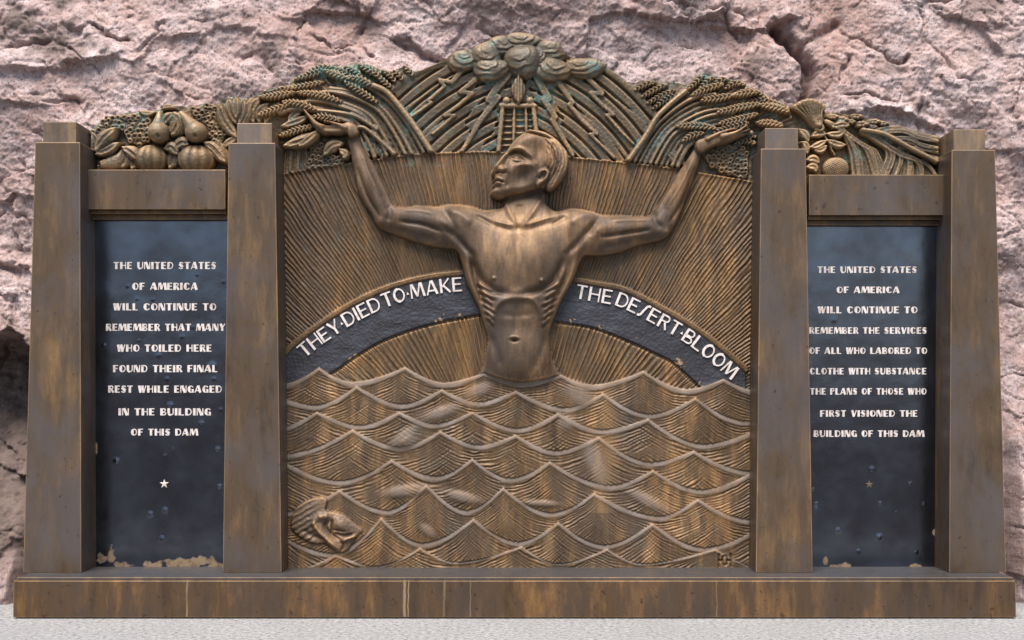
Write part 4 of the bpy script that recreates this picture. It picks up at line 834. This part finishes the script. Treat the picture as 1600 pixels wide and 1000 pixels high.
class Letters:
    def __init__(s): s.v = []; s.f = []; s.k = 0
    def poly(s, pts, to, y, th=.006):               # extruded outline; `to` maps letter units to world x, z
        y = y - .00012 * (s.k % 7); s.k += 1; n = len(pts); b = len(s.v); w2 = [to(*p) for p in pts]
        a = sum(w2[i][0] * w2[(i + 1) % n][1] - w2[(i + 1) % n][0] * w2[i][1] for i in range(n))
        if a < 0: w2 = w2[::-1]
        s.v += [(x, y, z) for x, z in w2] + [(x, y + th, z) for x, z in w2]
        s.f += [tuple(range(b, b + n))] + [(b + i, b + n + i, b + n + (i + 1) % n, b + (i + 1) % n) for i in range(n)]
    def glyph(s, ch, to, y, tk, tn):
        S, adv = glyph(ch, tk, tn)
        for pts, w in S:
            if w is None: s.poly(pts, to, y)
            else:
                q = sweep(pts, w)
                m = len(pts)
                for i in range(m - 1): s.poly([q[i], q[i + 1], q[2 * m - 2 - i], q[2 * m - 1 - i]], to, y)
        return adv
    def build(s, name, mat, parent): return mesh_obj(name, s.v, s.f, mat, parent)
def star(name, px, py, r, Y, mat, parent, th=.006):
    x, _, z = Wp(px, py, Y); pts = [(x + (r if k % 2 == 0 else r * .40) * S0 * math.sin(k * math.pi / 5), z + (r if k % 2 == 0 else r * .40) * S0 * math.cos(k * math.pi / 5)) for k in range(10)]
    v = [(a, Y - th, b) for a, b in pts] + [(a, Y + .002, b) for a, b in pts] + [(x, Y - th * 1.4, z)]
    f = [(i, 20, (i + 1) % 10) for i in range(10)] + [(i, (i + 1) % 10, 10 + (i + 1) % 10, 10 + i) for i in range(10)]
    return mesh_obj(name, v, f, mat, parent)
YP = .21
LEFT = [('THE UNITED STATES', 178, 338, 409.5, 420.5), ('OF AMERICA', 207, 309, 442, 453), ('WILL CONTINUE TO', 177, 338, 474, 485), ('REMEMBER THAT MANY', 166, 352, 506, 517), ('WHO TOILED HERE', 183, 331, 538.5, 549.5), ('FOUND THEIR FINAL', 177, 340, 570.5, 581.5), ('REST WHILE ENGAGED', 169.5, 347, 602.5, 613.5), ('IN THE BUILDING', 185.5, 330, 638, 649), ('OF THIS DAM', 205, 309, 670, 680.5)]
RIGHT = [('THE UNITED STATES', 1277, 1432, 416.5, 426.5), ('OF AMERICA', 1307, 1405, 448, 458), ('WILL CONTINUE TO', 1277, 1433, 479, 489.5), ('REMEMBER THE SERVICES', 1264, 1447.5, 511.5, 521.5), ('OF ALL WHO LABORED TO', 1264, 1448, 543, 553), ('CLOTHE WITH SUBSTANCE', 1265, 1447, 575, 585), ('THE PLANS OF THOSE WHO', 1265.5, 1447, 606.5, 616.5), ('FIRST VISIONED THE', 1281, 1433, 641, 651), ('BUILDING OF THIS DAM', 1271, 1443, 672.5, 682.5)]
def plaque(x0, x1, y0, y1, dents, scuffs, text):
    st = 1.25; u = np.arange(x0, x1, st); v = np.arange(y0, y1, st); U, V = np.meshgrid(u, v); SP = S0 * (D + YP) / D
    dep = YP + .0008 * fbm(U / 60, V / 60, 3, 301); sc_ = np.zeros_like(U)
    for x, y, r, a in dents: dep -= a * .0007 * np.exp(-((U - x) ** 2 + (V - y) ** 2) / (r * r))
    nn = fbm(U / 12, V / 12, 4, 305)
    for x, y, rx, ry in scuffs: sc_ = np.maximum(sc_, np.clip((1 - np.hypot((U - x) / rx, (V - y) / ry) + .55 * nn) * 5, 0, 1))
    sp = fbm(U / 5, V / 5, 3, 311); sc_ = np.maximum(sc_, .55 * (sp > 1.28)); n_ = U.size; H_, W_ = U.shape; idx = np.arange(n_).reshape(H_, W_)
    f = np.stack([idx[1:, :-1], idx[1:, 1:], idx[:-1, 1:], idx[:-1, :-1]], -1).reshape(-1, 4)
    ring = np.concatenate([idx[0, :], idx[1:, -1], idx[-1, -2::-1], idx[-2:0:-1, 0]]); k = len(ring); vb = np.arange(n_, n_ + k)
    sk = np.stack([ring, np.roll(ring, -1), np.roll(vb, -1), vb], -1)
    P = np.stack([(U - CX) * SP, dep, ZC + (CY - V) * SP], -1).reshape(-1, 3); B = P[ring].copy(); B[:, 1] = .325
    o = mesh_obj('inscribed_plaque', np.vstack([P, B]), np.vstack([f, sk]), MT['plate'], None, True, {'scuff': np.concatenate([sc_.ravel(), np.zeros(k)])})
    for t, a, b, ya, yb in text:
        L = Letters(); unit = yb - ya; gap = .16; adv = []
        for ch in t: adv.append(.62 if ch == ' ' else glyph(ch, .34, .13)[1] + gap)
        tot = sum(adv) - gap; kx = (b - a) / tot; x = 0
        for ch, ad in zip(t, adv):
            if ch == ' ': L.build('inscription_word', MT['letter'], o); L = Letters()
            else: L.glyph(ch, lambda gx, gy, x=x: ((a + (x + gx) * kx - CX) * SP, ZC + (CY - (yb - gy * unit)) * SP), YP - .0045, .34, .13)
            x += ad
        L.build('inscription_word', MT['letter'], o)
    return o
pL = plaque(128, 362, 330, 897, [(308, 429, 2, 4), (199, 447, 2, 3), (239, 468, 2, 3), (214, 467, 2, 2), (349, 440, 2, 3), (285, 526, 2, 4), (301, 511, 2, 3), (266, 633, 3.2, 7), (315, 661, 2.4, 5), (182, 720, 3, 7), (235, 803, 3, 8), (258, 797, 3, 8), (253, 841, 3, 8), (340, 702, 2.6, 5), (343, 760, 2.4, 4), (248, 555, 3, 3), (261, 592, 2.5, 3), (332, 571, 4, 5), (334, 592, 2, 4), (162, 539, 2, 3), (345, 640, 2, 3), (258, 712, 2, 2), (217, 532, 1.6, 2)],
            [(158, 873, 9, 8), (174, 868, 5, 16), (188, 884, 18, 6), (240, 884, 18, 7), (282, 880, 30, 10), (310, 878, 28, 9), (338, 886, 22, 7), (150, 700, 3, 10)], LEFT)
pL['label'] = 'black inscribed plaque between the left pillars, with bright white star and chipped bottom edge'; pL['category'] = 'plaque'
star('star', 257, 756, 7.4, YP - .002, MT['letter'], pL)
pR = plaque(1250, 1492, 338, 897, [(1374, 839, 3.4, 9), (1341, 861, 2.6, 6), (1309, 828, 2.4, 6), (1362, 733, 3.5, 4), (1431, 863, 2.2, 4), (1275, 787, 2, 4), (1275, 793, 2, 4), (1422, 756, 2, 3), (1375, 786, 2, 3), (1270, 765, 2, 3), (1444, 787, 2, 3), (1303, 500, 4, 2)],
            [(1318, 886, 16, 6), (1290, 878, 4, 8), (1434, 888, 9, 7), (1460, 830, 3, 7), (1400, 889, 30, 3)], RIGHT)
pR['label'] = 'black inscribed plaque between the right pillars, with dull bronze star'; pR['category'] = 'plaque'
star('star', 1358, 757, 6.6, YP - .002, MT['dullstar'], pR, .004)
# banner lettering follows the curve of the band
def banner_text(pid, k, words, t0, t1, off, hgt):
    c = cr(BT[k], 10); Yl = YR - 14.0 * SRL; seg = np.hypot(*np.diff(c, axis=0).T); cum = np.concatenate([[0], np.cumsum(seg)])
    def at(s):
        x = np.interp(s, cum, c[:, 0]); y = np.interp(s, cum, c[:, 1]); x2 = np.interp(s + 3, cum, c[:, 0]); y2 = np.interp(s + 3, cum, c[:, 1]); x1 = np.interp(s - 3, cum, c[:, 0]); y1 = np.interp(s - 3, cum, c[:, 1])
        l = math.hypot(x2 - x1, y2 - y1); return x, y, (x2 - x1) / l, (y2 - y1) / l
    s0 = cum[np.argmin(np.abs(c[:, 0] - t0))]; s1 = cum[np.argmin(np.abs(c[:, 0] - t1))]; gap = .17
    adv = [{'^': .34, ' ': .14 if k == 0 else .42}.get(ch) or glyph(ch, .18, .108)[1] + gap for ch in words]; kx = (s1 - s0) / (sum(adv) - gap); x = 0; L = Letters(); SB = S0 * (D + Yl) / D
    for ch, ad in zip(words, adv):
        gw = ad - gap; X0, Y0, dx, dy = at(s0 + (x + gw / 2) * kx)
        def to(gx, gy): 
            a = (gx - gw / 2) * kx; b = off + (1 - gy) * hgt; px = X0 + dx * a - dy * b; py = Y0 + dy * a + dx * b
            return (px - CX) * SB, ZC + (CY - py) * SB
        if ch == '^': gw = .18; L.poly([(.0, .36), (.2, .36), (.1, .56)], to, Yl)
        elif ch != ' ': L.glyph(ch, to, Yl, .18, .108)
        x += ad
    L.build('banner_lettering', MT['letter'], made[pid])
banner_text(banner[0], 0, 'THEY^DIED TO^MAKE', 458, 722, 6.5, 22)
banner_text(banner[1], 1, 'THE DESERT^BLOOM', 904, 1163, 6.5, 22)
